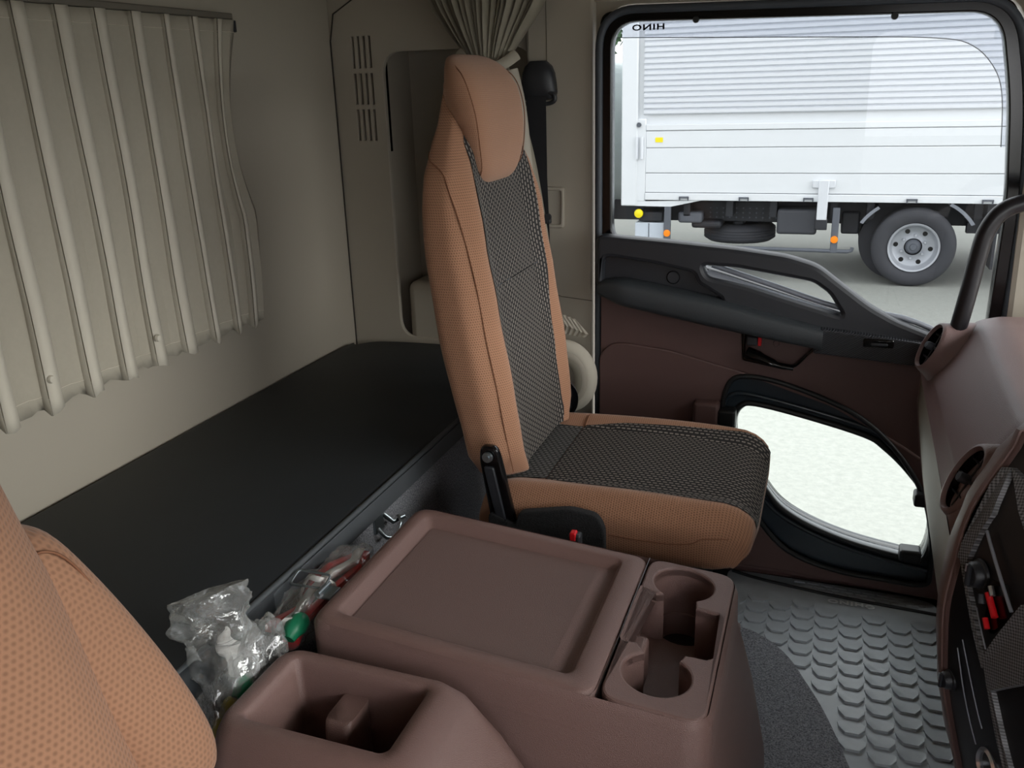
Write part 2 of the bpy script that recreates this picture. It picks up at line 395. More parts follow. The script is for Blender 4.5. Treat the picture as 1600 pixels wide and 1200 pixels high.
# brown trim card
ringout = cr([(-.195, .47), (-.199, .53), (-.186, .592), (-.15, .612), (-.06, .599), (.078, .547), (.169, .474), (.237, .376), (.265, .286), (.275, .18), (.262, .148), (.18, .148), (.069, .156), (-.033, .19), (-.105, .265), (-.155, .36)], 5)
card = [(-.488, .13), (-.486, .80), (-.44, .79), (-.2, .745), (-.02, .70), (.19, .70), (.31, .70), (.31, .108), (.12, .118)]
ir = [( -.1+(p[0]+.1-0)*1.0, p[1]) for p in ringout]
latch_hole = rpoly([(-.164, .712), (-.160, .648), (-.066, .632), (-.042, .642), (-.004, .69), (-.005, .73), (-.15, .735)], .006, 3)
plate('trim_card', card, [ir, latch_hole], 1.982, 2.003, BROWN_D, door, bevel=.003)
low = rpoly([(-.43, .672), (-.325, .662), (-.152, .62), (.04, .56), (.19, .478), (.31, .40), (.31, .112), (.12, .122), (-.04, .134), (-.488, .134), (-.488, .64), (-.46, .668)], .02, 4)
plate('lower_card', low, [[(p[0], p[1]) for p in ringout]], 1.974, 1.984, BROWN_D, door, bevel=.004)
# black upper trim with the integrated pull
bt = rpoly([(-.489, .926), (-.334, .916), (-.183, .904), (-.078, .891), (-.015, .873), (.035, .835), (.093, .792), (.145, .764), (.223, .735), (.211, .71), (.01, .73), (-.246, .78), (-.488, .80)], .02, 5)
hole = rpoly([(-.252, .866), (-.181, .863), (-.023, .838), (.011, .815), (.042, .768), (-.059, .796), (-.153, .823), (-.241, .841)], .012, 4)
recess = rpoly([(-.472, .879), (-.361, .866), (-.27, .848), (-.262, .826), (-.2, .79), (-.25, .785), (-.46, .80), (-.474, .82)], .02, 4)
plate('upper_trim', bt, [hole, recess], 1.942, 1.985, BLACKP, door, bevel=.009)
plate('upper_backing', rpoly([(-.488, .90), (-.27, .87), (-.24, .835), (-.06, .785), (.05, .758), (.22, .725), (.22, .70), (-.488, .78)], .008), [], 1.968, 1.99, BLACKP, door, bevel=.002)
lathe('screw_cover', [(0, -.0015), (.0125, -.0015), (.0135, 0), (.0135, .004)], (-.318, 1.967, .832), (0, 1, 0), BLACKP, door, 28)
tube('cover_gap', [(-.318+.0145*math.cos(a*PI/12), 1.9675, .832+.0145*math.sin(a*PI/12)) for a in range(24)], .0008, GLOSSB, door, n=6, closed=True)
tube('belt_moulding', cr([(-.243, 1.962, .846), (-.1, 1.962, .803), (.036, 1.962, .764)], 4, False), .010, SILV, door, n=10, flat=.6)
tube('belt_moulding', cr([(-.235, 1.978, .861), (-.1, 1.978, .82), (.036, 1.978, .779), (.16, 1.985, .762), (.25, 1.99, .726)], 4, False), .006, SILV, door, n=10)
# armrest
prof = [(-.482, .806, .020), (-.465, .806, .026), (-.40, .796, .030), (-.243, .768, .031), (-.12, .744, .028), (-.02, .725, .024), (.006, .720, .022)]
rings = []
for x, z, h in cr([Vector(p) for p in prof], 4, False):
    t = min(1, (x+.482)/.05); hh = h*(.6+.4*t)
    rings.append([(x, 1.945-.035*(.55+.45*t)*sup(2*PI*i/24-PI/2, .55)*1.0, z+hh*sup(2*PI*i/24, .55)) for i in range(24)])
loft('armrest', rings, ARMP, door)
rb = plate('switch_panel', rpoly([(.0, .745), (.123, .734), (.23, .722), (.24, .672), (.103, .682), (-.012, .69)], .006), [], 1.922, 1.985, RIBB, door, bevel=.004)
box('pull_slot', (.085, 1.919, .711), (.145, 1.93, .73), GLOSSB, rb, .004)
box('pull_tab', (.1, 1.916, .716), (.133, 1.93, .7215), BLACKP, rb, .002)
lb = plate('latch_bezel', latch_hole, [rpoly([(p[0]*.93-.006, (p[1]-.675)*.88+.675) for p in latch_hole[::4]], .004)], 1.975, 1.99, GLOSSB, door, bevel=.002)
plate('latch_cup', latch_hole, [], 1.992, 1.998, BROWN_D, door, bevel=0)
tube('latch_lever', cr([(-.15, 1.966, .672), (-.115, 1.958, .662), (-.085, 1.956, .65), (-.05, 1.962, .643)], 4, False), [.013]*4+[.010]*4+[.007]*5, GLOSSB, door, n=12, flat=.6)
box('lock_knob', (-.152, 1.962, .687), (-.128, 1.98, .707), BLACKP, door, .003)
box('lock_marker', (-.128, 1.963, .687), (-.120, 1.98, .707), RED, door, .0015)
lathe('screw_cover', [(0, -.002), (.006, -.002), (.007, 0), (.007, .004)], (-.09, 1.99, .688), (0, 1, 0), BROWN_D, door, 16)
box('latch_housing', (-.262, 1.945, .47), (-.203, 1.98, .55), BROWN_D, door, .008, 3)
# lower window frame
plate('lower_frame', ringout, [lwhole], 1.984, 2.012, BLUEBLK, door, bevel=.005)
def scaled(P, f, cx=.05, cz=.36): return [(cx+(p[0]-cx)*f, cz+(p[1]-cz)*f) for p in P]
tube('frame_seal', [(p[0], 1.981, p[1]) for p in scaled(lwhole, 1.035)], .007, RUBBER, door, n=8, closed=True)
tube('frame_seal', [(p[0], 1.979, p[1]) for p in scaled(lwhole, 1.16)], .005, BLUEBLK, door, n=8, closed=True)
tube('frame_lip', [(p[0], 1.974, p[1]) for p in ringout], .006, RUBBER, door, n=8, closed=True)
for (x0, z0, x1, z1) in ((-.206, .498, -.166, .536), (.221, .35, .262, .38), (.205, .212, .25, .242)):
    box('pane_catch', (x0, 1.945, z0), (x1, 1.985, z1), RUBBER, door, .006, 3)
# exterior visor
vz = thing('rain_visor', 'smoked clear rain visor outside the top of the door window', 'visor', (-.1, 2.06, 1.35))
def strip_visor():
    lo = cr([(-.5, 1.341), (-.024, 1.322), (.17, 1.312), (.24, 1.295), (.285, 1.25), (.305, 1.195), (.315, 1.1)], 5, False)
    hi = cr([(-.5, 1.42), (-.024, 1.42), (.25, 1.42), (.32, 1.39), (.36, 1.33), (.37, 1.2), (.37, 1.1)], 5, False)
    V = [];F = []
    for a, b in zip(lo, hi): V += [(a[0], 2.085, a[1]), (b[0], 2.05, b[1]), (a[0], 2.0865, a[1]), (b[0], 2.0515, b[1])]
    for i in range(len(lo)-1):
        q = i*4; F += [(q, q+1, q+5, q+4), (q+2, q+6, q+7, q+3), (q, q+4, q+6, q+2)]
    mk('visor_blade', V, F, VISOR, vz)
    tube('visor_edge', [(p[0], 2.0855, p[1]) for p in lo], .0009, CHG, vz, n=6)
strip_visor()
me = textmesh('lettering', 'HINO', .0165, None, wide=1.55, spacing=1.15)
xf(me, lambda c: Vector((-c.x-.402, 2.064-c.z*.2, 1.357+c.y)))
mo('lettering', me, GLOSSB, vz, False)

# ------------------------------------------------------------ rear curtain on its rail
rc = thing('window_curtain', 'pleated beige curtain drawn over the rear cab window', 'curtain', (-1.14, 1.1, .8))
def curtain():
    ys = [1.0, 1.085, 1.165, 1.243, 1.325, 1.402, 1.478, 1.545]
    ys = [1.0-.085*k for k in range(7, 0, -1)]+ys
    seq = []      # (y, xoffset, is strip, sharp)
    for i, y in enumerate(ys):
        w = .0125 if i < 12 else .007
        seq += [(y-w-.012, .0, 0), (y-w, .002, 0), (y-w+.001, .0125, 1), (y, .0135, 1), (y+w-.001, .013, 1), (y+w, .002, 0)]
        if i < len(ys)-1:
            ny = ys[i+1]; seq += [(y+(ny-y)*.35, -.003, 0), (y+(ny-y)*.6, -.004, 0)]
    seq += [(1.556, .0, 0), (1.58, .012, 0), (1.6, .0, 0)]
    nz = 26; V, F, Fs = [], [], []
    n = len(seq)
    for k in range(nz+1):
        t = k/nz; z = 1.384-.592*t
        for j, (y, dx, st) in enumerate(seq):
            q = j/n; sway = math.sin(t*5+q*9)*.001+noise.noise(Vector((y*7, t*3, 0)))*.003
            amp = .65+.5*t+.2*noise.noise(Vector((y*20, t*2, 3)))
            yy = y+.004*math.sin(t*4+j)*.3
            # leading edge: pulled to the hook at the top, billows in the middle
            if y > 1.47:
                e = (y-1.47)/.13; yy += e*(-.055*math.sin(PI*min(1, t*1.6))*(t < .62)+(-.04*(t-.3)))
                sway += e*.012*math.sin(PI*t)
            zz = z-.004*st*t+(.004*math.sin(j*1.7) if k == nz else 0)
            V.append((-1.135+dx*amp+sway+.01*t, yy, zz))
    for k in range(nz):
        for j in range(n-1):
            st = seq[j][2]+seq[j+1][2] == 2
            (Fs if st else F).append((k*n+j, k*n+j+1, (k+1)*n+j+1, (k+1)*n+j))
    o = mk('curtain_cloth', V, F, CURT, rc, angle=30); o.modifiers.new('s', 'SOLIDIFY').thickness = .0012
    # each strip is its own stitched pleat
    for j in range(n-1):
        fs = [f for f in Fs if f[0] % n == j]
        if fs and seq[j-1][2] == 0:
            fs = [f for f in Fs if f[0] % n in (j, j+1)]
            idx = sorted({i for f in fs for i in f}); mp = {a: b for b, a in enumerate(idx)}
            q = mk('pleat', [V[i]+Vector((.0012, 0, 0)) if False else (V[i][0]+.001, V[i][1], V[i][2]) for i in idx], [tuple(mp[i] for i in f) for f in fs], CURTL, rc, angle=12); q.modifiers.new('s', 'SOLIDIFY').thickness = .0015
    # hems
    for zz, kk in ((1.366, 1), (.808, nz-1)):
        pts = [Vector(V[kk*n+j])+Vector((.0016, 0, 0)) for j in range(n)]
        tube('hem_stitch', pts, .0006, CURTL, rc, n=4)
    for y in (1.235, .995):
        lathe('button', [(0, .006), (.005, .005), (.0065, .002), (.0065, 0)], (-1.108, y, .842), (1, 0, 0), CURTL, rc, 16)
curtain()
rl = thing('curtain_rail', 'slim dark rail carrying the rear window curtain', 'rail', (-1.15, 1.1, 1.39))
box('rail', (-1.168, -.3, 1.385), (-1.135, 1.61, 1.397), plain('rail_grey', (110, 104, 94), .5), rl, .002)
lathe('end_screw', [(0, .004), (.006, .003), (.007, 0)], (-1.134, 1.575, 1.378), (1, 0, 0), CHROME, rl, 14)
box('end_clip', (-1.165, 1.588, 1.362), (-1.13, 1.612, 1.384), BLACKP, rl, .002)

# gathered curtain behind the seat
gc = thing('gathered_curtain', 'olive beige curtain bunched and tied behind the passenger headrest', 'curtain', (-.74, 1.96, .7))
def gathered():
    n = 120; rows = []
    hs = [(1.60, .19, .030), (1.50, .155, .026), (1.42, .125, .022), (1.36, .085, .017), (1.31, .050, .010), (1.28, .042, .008), (1.22, .055, .010), (1.1, .075, .014), (.95, .085, .015), (.8, .09, .015)]
    rnd = [random.uniform(.6, 1.3) for _ in range(n)]
    for z, hw, amp in hs:
        sc = (z-1.28); cx = -.735 + (.0 if z > 1.28 else (1.28-z)*.1)
        r = []
        for j in range(n+1):
            t = j/n*2-1
            x = cx+hw*t*1.05; wv = math.sin(j*2*PI/6.3)*amp*1.35*rnd[j % n]
            y = 1.965-.03*math.cos(t*PI/2)+wv*.75
            r.append((x+.25*wv, y, z))
        rows.append([Vector(p) for p in r])
    sm = []
    for j in range(n+1):
        sm.append(cr([rows[i][j] for i in range(len(rows))], 4, False))
    rings = [[sm[j][i] for j in range(n+1)] for i in range(len(sm[0]))]
    loft('curtain_cloth', rings, plain('gather_cloth', (150, 143, 128), .85, bump=(1500, .3, 'n')), gc, closed=False, angle=70).modifiers.new('s', 'SOLIDIFY').thickness = .001
gathered()
tube('tie_back', cr([(-.80, 1.95, 1.32), (-.76, 1.91, 1.29), (-.70, 1.91, 1.285), (-.665, 1.95, 1.31)], 5, False), .012, CURT, gc, n=8, flat=.4)
tube('draped_edge', cr([(-.675, 1.95, 1.28), (-.658, 1.95, 1.20), (-.645, 1.945, 1.08), (-.63, 1.94, .95), (-.62, 1.94, .82)], 5, False), .012, BEIGE, gc, n=10, flat=.4)
# pleated bottom edge that shows beside the backrest
V, F = [], []
for i in range(15):
    t = i/14; x = -.585+.078*t; z = .722-.028*t; a = .004*(i % 2)
    V += [(x-.03, 1.955+a*2, z+.03), (x, 1.95-a*2, z), (x-.012, 1.96, z-.03*(1-t*.6))]
for i in range(14): F += [(i*3, i*3+1, i*3+4, i*3+3), (i*3+1, i*3+2, i*3+5, i*3+4)]
mk('pleated_hem', V, F, CURTL, gc, angle=10)

# ------------------------------------------------------------ belt
bl = thing('seat_belt', 'black seat belt hanging from its guide on the beige pillar', 'seat belt', (-.63, 2.0, .9))
hr = []
for z, w, d in ((1.213, .030, .012), (1.217, .038, .018), (1.23, .041, .022), (1.25, .039, .026), (1.27, .036, .026), (1.285, .030, .022), (1.296, .018, .014)):
    hr.append([(a, b, z) for a, b in ell(-.632, 2.0, w, d, 28, .6, .7)])
loft('guide_cover', hr, BLACKP, bl)
tube('guide_ring', [(-.632+.041*sup(2*PI*i/28, .7), 1.985, 1.218+.013*sup(2*PI*i/28-PI/2, .7)) for i in range(28)], .005, BLACKP, bl, n=8, closed=True)
mk('webbing', [(-.656, 1.982, 1.222), (-.611, 1.982, 1.222), (-.608, 1.972, 1.05), (-.604, 1.972, .9), (-.592, 1.95, .55), (-.637, 1.95, .55), (-.650, 1.972, .9), (-.654, 1.972, 1.05)],
   [(0, 1, 2, 7), (7, 2, 3, 6), (6, 3, 4, 5)], BELT, bl, smooth=False).modifiers.new('s', 'SOLIDIFY').thickness = .0015
lathe('belt_stop', [(0, -.004), (.008, -.004), (.009, 0), (.008, .004), (0, .004)], (-.606, 1.965, .96), (0, 1, 0), BLACKP, bl, 16)
box('belt_keeper', (-.66, 1.962, .945), (-.6, 1.976, .957), BLACKP, bl, .002)
hp = thing('wall_hook_plate', 'small beige recessed plate beside the belt on the pillar', 'hook', (-.6, 2.01, .93))
plate('plate_rim', rpoly([(-.63, .929), (-.580, .929), (-.578, 1.022), (-.63, 1.024)], .008), [rpoly([(-.625, .938), (-.588, .938), (-.586, 1.014), (-.625, 1.015)], .005)], 2.004, 2.015, BEIGE, hp, bevel=.003)
box('plate_back', (-.627, 2.010, .935), (-.585, 2.016, 1.018), BEIGE, hp, .001)
# recliner and pillar base cover
rcov = thing('belt_retractor_cover', 'curved beige cover beside the door below the curtain hem', 'cover', (-.53, 1.93, .5))
for rr, m_, dy in ((.066, CURTL, 0), (.056, BEIGE, -.004), (.046, plain('greige_groove', (128, 122, 108), .6), -.007)):
    ring = [(-.568+rr*math.cos(a), 1.95+dy, .585+rr*1.15*math.sin(a)) for a in [math.radians(d) for d in range(-80, 100, 9)]]
    tube('cover_lip', ring, .012, m_, rcov, n=8, flat=1.5)
plate('cover_face', cr([(-.60, .53), (-.55, .52), (-.515, .56), (-.512, .61), (-.54, .65), (-.6, .66)], 5), [], 1.95, 1.99, BEIGE, rcov, bevel=.004)

# ------------------------------------------------------------ passenger seat
CY = 1.515
XF = [(.58, -.485), (.66, -.493), (.75, -.503), (.9, -.527), (1.0, -.545), (1.1, -.558), (1.2, -.575), (1.3, -.605)]
XR = [(.58, -.565), (.66, -.575), (.86, -.612), (1.0, -.627), (1.1, -.628), (1.2, -.62), (1.3, -.612)]
HW = [(.60, .19), (.66, .205), (.75, .213), (.9, .216), (1.05, .212), (1.11, .195), (1.16, .160), (1.2, .125), (1.25, .10), (1.28, .08), (1.295, .045)]
def bol(t): 
    t = abs(t); return .026*math.exp(-((t-.78)/.17)**2)
def back_front(t, z, off=0):
    hw = lerp(HW, z); xf_, xr = lerp(XF, z), lerp(XR, z); 
    ct = min(abs(t), .9999); ang = math.acos(min(1, ct**(1/.5))); s = math.sin(ang)**.45
    k = min(1, max(0, (1.2-z)/.15))
    mid = (xf_+xr)/2; half = (xf_-xr)/2
    return Vector((mid+half*s+bol(t)*k+off, CY+hw*t, z))
def passenger_seat():
    st = thing('passenger_seat', 'orange and charcoal passenger seat with upright back beside the far door', 'seat', (-.35, CY, .1))
    zs = [.60, .605, .615, .64]+[.64+.65*i/26 for i in range(1, 26)]+[1.288, 1.294]
    rings = []
    for z in zs:
        hw = lerp(HW, z); xf_, xr = lerp(XF, z), lerp(XR, z)
        sh = 1 if z > .64 else .9+.1*((z-.6)/.04)
        k = min(1, max(0, (1.2-z)/.15)); r = []
        for i in range(112):
            a = 2*PI*i/112; t = sup(a, .5); s = sup(a-PI/2, .45)
            mid = (xf_+xr)/2; half = (xf_-xr)/2
            x = mid+half*s*sh+(bol(t)*k*max(0, s) if s > 0 else 0)
            r.append((x, CY+hw*t*sh, z))
        rings.append(r)
    bk = loft('backrest', rings, ORANGE, st, angle=80)
    # charcoal insert
    def patch(name, mat, tl, z0, z1, par, off=.0035, nz=24, nt=14):
        V, F, UV = [], [], []
        for i in range(nz+1):
            z = z0+(z1-z0)*i/nz
            for j in range(nt+1):
                a, b = tl(z); y = a+(b-a)*j/nt; t = (y-CY)/lerp(HW, z)
                e = min(j, nt-j); o = off if e > 0 else .0005
                V.append(back_front(t, z, o)); UV.append((y, z))
        for i in range(nz):
            for j in range(nt): q = i*(nt+1)+j; F.append((q, q+1, q+nt+2, q+nt+1))
        return mk(name, V, F, mat, par, uvs=UV, angle=80)
    L_ = [(.6, .125), (.68, .125), (.8, .13), (.9, .143), (1.0, .146), (1.08, .145), (1.16, .132), (1.19, .11)]
    f1 = lambda z: (CY-lerp(L_, z), CY+lerp(L_, z))
    patch('upper_insert', WOVEN, f1, .921, 1.185, st)
    patch('lower_insert', WOVEN, f1, .60, .924, st)
    tube('insert_seam', [back_front((-lerp(L_, .924)+2*lerp(L_, .924)*i/20)/lerp(HW, .924), .923, .0032) for i in range(2, 19)], .0011, GLOSSB, st, n=6)
    for s in ():
        tube('piping', cr([back_front(s*.955, z, .003)+Vector((0, s*.003, 0)) for z in (.66, .75, .85, .95, 1.05, 1.11, 1.15)], 5, False), .001, SEAM, st, n=6)
    def bat(a, z, off=.0008):
        hw = lerp(HW, z); xf_, xr = lerp(XF, z), lerp(XR, z); k = min(1, max(0, (1.2-z)/.15)); t = sup(a, .5); q = sup(a-PI/2, .45)
        x = (xf_+xr)/2+(xf_-xr)/2*q+(bol(t)*k*max(0, q) if q > 0 else 0)
        return Vector((x+off*q, CY+(hw+off)*t, z))
    for sg in (0, 1):
        f = (lambda a: a*PI) if sg == 0 else (lambda a: (1-a)*PI)
        tube('piping', cr([bat(f(a), z) for a, z in ((1.16, 1.15), (1.05, 1.138), (.97, 1.12), (.90, 1.09), (.84, 1.05), (.81, 1.0), (.80, .93), (.80, .85), (.80, .77), (.80, .69), (.80, .612))], 6, False), .0011, SEAM, st, n=6)
    # headrest shield
    tab = [(1.085, .05, -.566, 1), (1.092, .075, -.553, 1), (1.11, .094, -.542, 1), (1.15, .112, -.535, 1), (1.2, .122, -.536, 1), (1.24, .127, -.545, 1), (1.265, .122, -.556, 1), (1.283, .108, -.572, 1), (1.294, .085, -.588, 1), (1.299, .05, -.6, 1)]
    rings = []; 
    for z, hw, xf_, _ in cr([Vector(p) for p in tab], 3, False):
        xr = -.617 if z > 1.19 else -.60
        mid, half = (xf_+xr)/2, (xf_-xr)/2
        rings.append([(mid+half*sup(2*PI*i/48-PI/2, .6), CY-.005+hw*(1-.17*max(0, -sup(2*PI*i/48-PI/2, .6)))*sup(2*PI*i/48, .38 if z < 1.25 else .6), z) for i in range(48)])
    hd = loft('headrest', rings, SMOOTHO, st, angle=80)
    for s in (-1, 1):
        tube('headrest_piping', cr([(x+.002, CY-.005+s*w, z) for x, w, z in ((-.575, .062, 1.09), (-.551, .096, 1.115), (-.546, .112, 1.15), (-.547, .122, 1.2), (-.556, .126, 1.24), (-.568, .121, 1.265), (-.585, .108, 1.28))], 5, False), .001, SEAM, hd, n=6)
    # cushion
    def cush(x):   # top height, half width, bottom
        t = (x+.53)/.47
        top = .585+.012*math.sin(min(1, t)*PI)-(.035*max(0, (t-.85)/.15)**2); return top
    rings = []
    stations = [-.53, -.525, -.51, -.48]+[-.48+.36*i/14 for i in range(1, 14)]+[-.12, -.10, -.085, -.075, -.07]
    CC = 1.495; HWc = .213
    for x in stations:
        t = (x+.53)/.46; top = .59+.008*math.sin(t*PI)
        e = max(0, (x+.13)/.06); b = .50-.015*t; 
        if e > 0: top -= .045*(1-math.sqrt(max(0, 1-min(1, e)**2))); b += .012*e*e
        e2 = max(0, (-.50-x)/.03); top -= .03*e2*e2
        hw = HWc*(1-.07*max(0, (x+.2)/.13)**2-.03*e2); mid, half = (top+b)/2, (top-b)/2
        r = []
        for i in range(112):
            a = 2*PI*i/112; ty = sup(a, .42); tz = sup(a-PI/2, .42)
            z = mid+half*tz
            if tz > 0: z += .016*math.exp(-((abs(ty)-.82)/.13)**2)-(.004 if abs(ty) < .6 else 0)
            r.append((x-(.04*(1-(tz+1)/2) if x > -.15 else 0)*max(0, (x+.15)/.08), CC+hw*ty, z))
        rings.append(r)
    cu = loft('cushion', rings, ORANGE, st, angle=80)
    def ctop(x, y, off=.003):
        t = (x+.53)/.46; top = .59+.008*math.sin(t*PI); e = max(0, (x+.13)/.06)
        if e > 0: top -= .045*(1-math.sqrt(max(0, 1-min(1, e)**2)))
        hw = HWc*(1-.07*max(0, (x+.2)/.13)**2); ty = (y-CC)/hw
        ct = min(abs(ty), .999); ang = math.acos(min(1, ct**(1/.42))); s = math.sin(ang)**.42
        b = .50-.015*t; mid, half = (top+b)/2, (top-b)/2
        z = mid+half*s+.016*math.exp(-((abs(ty)-.82)/.13)**2)-(.004 if abs(ty) < .6 else 0)
        return Vector((x, y, z+off))
    def cpatch(name, mat, x0, x1, fn, nx=26, ny=16, front=False, rot=False):
        V, F, UV = [], [], []
        xs = [x0+(x1-x0)*i/nx for i in range(nx+1)]; ny *= 2
        for i, x in enumerate(xs):
            a, b = fn(x)
            for j in range(ny+1):
                y = a+(b-a)*j/ny; e = min(j, ny-j)
                V.append(ctop(x, y, .003 if e > 0 else .0005)); UV.append((y, x))
        if front:   # roll over the nose
            a, b = fn(x1)
            for d, dz in ((.0025, .008), (.002, .018), (-.006, .032)):
                for j in range(ny+1):
                    y = a+(b-a)*j/ny; p = ctop(x1, y); V.append((x1+d, y, p.z-dz)); UV.append((y, x1+.01+dz))
            nx += 3
        for i in range(nx):
            for j in range(ny): q = i*(ny+1)+j; F.append((q, q+1, q+ny+2, q+ny+1))
        return mk(name, V, F, mat, st, uvs=UV, angle=80)
    W_ = [(-.5, .135), (-.44, .128), (-.35, .145), (-.2, .152), (-.12, .155), (-.07, .15)]
    cpatch('cushion_insert', WOVEN, -.432, -.074, lambda x: (CC-lerp(W_, x)-.005, CC+lerp(W_, x)+.005), front=True)
    cpatch('crease_panel', WOVEN2, -.515, -.4335, lambda x: (CC-lerp(W_, x)+.0, CC+lerp(W_, x)+.0), nx=8)
    tube('cushion_seam', cr([(-.30, CC-.2145, .548), (-.22, CC-.214, .545), (-.17, CC-.213, .55), (-.15, CC-.211, .56), (-.11, CC-.203, .562), (-.085, CC-.19, .562)], 5, False), .001, SEAM, st, n=6)
    tube('cushion_seam', cr([ctop(-.43, CC+y, .001) for y in (.13, .16, .19, .205)], 4, False), .0014, SEAM, st, n=6)
    # frame, side felt guard, recliner arm
    box('seat_base', (-.50, CC-.17, .1), (-.17, CC+.17, .50), GLOSSB, st, .01)
    ga = [(-.50, .575), (-.452, .555), (-.448, .580), (-.36, .598), (-.315, .592), (-.302, .57), (-.300, .40), (-.505, .40)]
    plate('side_guard', rpoly(ga, .012, 4), [], 1.255, 1.272, FELT, st, bevel=.003)
    arm = rpoly([(-.515, .665), (-.512, .690), (-.485, .690), (-.478, .67), (-.452, .545), (-.497, .545)], .014, 5)
    ar = plate('recliner_arm', arm, [], 1.262, 1.276, GLOSSB, st, bevel=.004)
    plate('arm_rib', rpoly([(-.507, .655), (-.489, .655), (-.470, .56), (-.487, .56)], .006, 3), [], 1.258, 1.264, BLACKP, ar, bevel=.002)
    lathe('pivot_bolt', [(0, -.006), (.0045, -.006), (.0045, -.003), (.0085, -.003), (.009, .002)], (-.498, 1.258, .672), (0, 1, 0), STEEL, ar, 18)
    # far recliner cover
    lathe('recliner_cover', [(0, -.01), (.04, -.008), (.05, 0), (.05, .02)], (-.535, 1.765, .60), (.3, -.9, 0), plain('recliner_black', (30, 32, 40), .35), st, 28)
    tube('release_strap', cr([(-.51, 1.77, .60), (-.49, 1.78, .55), (-.465, 1.79, .50)], 4, False), .005, BLACKP, st, n=8, flat=.5)
    return st
passenger_seat()
bk = thing('belt_buckle', 'black belt buckle with red button between console and passenger seat', 'buckle', (-.34, 1.22, .09))
box('buckle_body', (-.350, 1.212, .50), (-.330, 1.23, .576), BLACKP, bk, .004, 3)
box('buckle_stalk', (-.346, 1.216, .09), (-.334, 1.226, .50), BLACKP, bk, .002)
box('release_button', (-.347, 1.2105, .566), (-.337, 1.225, .580), RED, bk, .002)

# ------------------------------------------------------------ driver seat
ds = thing('driver_seat', 'orange dimpled driver seat backrest at the lower left corner', 'seat', (-.55, .25, .1))
rings = []
for i in range(27):
    z = .42+.86*i/26; xf_ = -.485-.17*(z-.6); xr = xf_-.11
    hw = lerp([(.42, .29), (.62, .285), (.8, .262), (1.0, .232), (1.15, .20), (1.22, .14), (1.29, .09)], z); cy = .22
    hw2 = hw if i < 25 else hw*.8
    mid, half = (xf_+xr)/2, (xf_-xr)/2; k = 1 if z < 1.15 else 0
    rings.append([(mid+half*sup(2*PI*j/56-PI/2, .5)+(.02*math.exp(-((abs(sup(2*PI*j/56, .5))-.75)/.18)**2)*k if math.cos(2*PI*j/56-PI/2) > 0 else 0), cy+hw2*sup(2*PI*j/56, .5), z) for j in range(56)])
loft('backrest', rings, ORANGE_D, ds, angle=80)
rings = []
path = [(-.605, .450, .932, .002), (-.604, .452, .928, .022), (-.600, .456, .915, .035), (-.590, .465, .88, .042), (-.575, .482, .82, .047), (-.558, .50, .75, .05), (-.545, .512, .69, .05), (-.54, .516, .655, .042), (-.538, .515, .64, .02)]
for x, y, z, r in cr([Vector(p) for p in path], 4, False):
    rings.append([(x+max(r, .001)*1.05*sup(2*PI*j/32, .7), y+max(r, .001)*sup(2*PI*j/32-PI/2, .7), z) for j in range(32)])
am = loft('folded_armrest', rings, ORANGE_D, ds, angle=80)
tube('armrest_piping', cr([(-.572, .440, .905), (-.560, .462, .915), (-.553, .482, .895), (-.540, .50, .84), (-.522, .52, .76), (-.508, .532, .69)], 5, False), .0012, SEAM, am, n=6)
rings = []
for x in (-.46, -.45, -.40, -.3, -.2, -.12, -.1):
    e = .85 if x in (-.46, -.1) else 1
    rings.append([(x, .22+.23*e*sup(2*PI*j/40, .4), .42+.06*e*sup(2*PI*j/40-PI/2, .4)) for j in range(40)])
loft('cushion', rings, ORANGE_D, ds, angle=80)
box('seat_base', (-.44, .05, .1), (-.15, .4, .36), GLOSSB, ds, .01)

# ------------------------------------------------------------ bunk
bunk = thing('bunk_mattress', 'black bunk mattress along the rear wall below the curtain', 'mattress', (-.92, 1.1, .57))
def bunk_ring(ins, z): return [(x, y, z) for x, y in cr([Vector(p) for p in ((-1.165+ins, -.2+ins), (-1.165+ins, .9), (-1.165+ins, 1.88), (-1.13, 1.985-ins), (-1.05, 2.03-ins), (-.8, 2.03-ins), (-.69-ins*.3, 1.98-ins), (-.668-ins, 1.9), (-.668-ins, 1.0), (-.668-ins, -.2+ins))], 6)]
loft('mattress_body', [bunk_ring(.006, .572), bunk_ring(0, .578), bunk_ring(0, .613), bunk_ring(.004, .619), bunk_ring(.012, .622)], BUNK, bunk, angle=50)
tube('front_piping', [(-.667, y, .6185) for y in (-.15, .5, 1.0, 1.5, 1.93)], .0045, PIPE, bunk, n=8)
box('front_band', (-.6675, -.15, .578), (-.6645, 1.9, .612), PIPE, bunk, .001)
bb = thing('bunk_box', 'grey carpeted box under the black bunk mattress', 'bunk base', (-.9, 1.0, .08))
box('carpeted_box', (-1.165, -.2, .08), (-.685, 2.03, .57), CARPET, bb)
lt = thing('bunk_latch', 'small zinc latch hook on the carpet below the mattress edge', 'latch', (-.68, 1.21, .54))
box('latch_plate', (-.686, 1.195, .535), (-.680, 1.225, .585), STEEL, lt, .001)
tube('latch_hook', cr([(-.679, 1.20, .545), (-.665, 1.202, .53), (-.655, 1.215, .528), (-.65, 1.23, .545), (-.66, 1.238, .555)], 4, False), .0035, STEEL, lt, n=8, flat=.5)
tube('latch_tongue', [(-.68, 1.225, .56), (-.665, 1.23, .545), (-.652, 1.25, .548)], .004, STEEL, lt, n=8, flat=.4)
lathe('latch_rivet', [(0, .004), (.004, .003), (.005, 0)], (-.68, 1.208, .572), (1, 0, 0), STEEL, lt, 12)

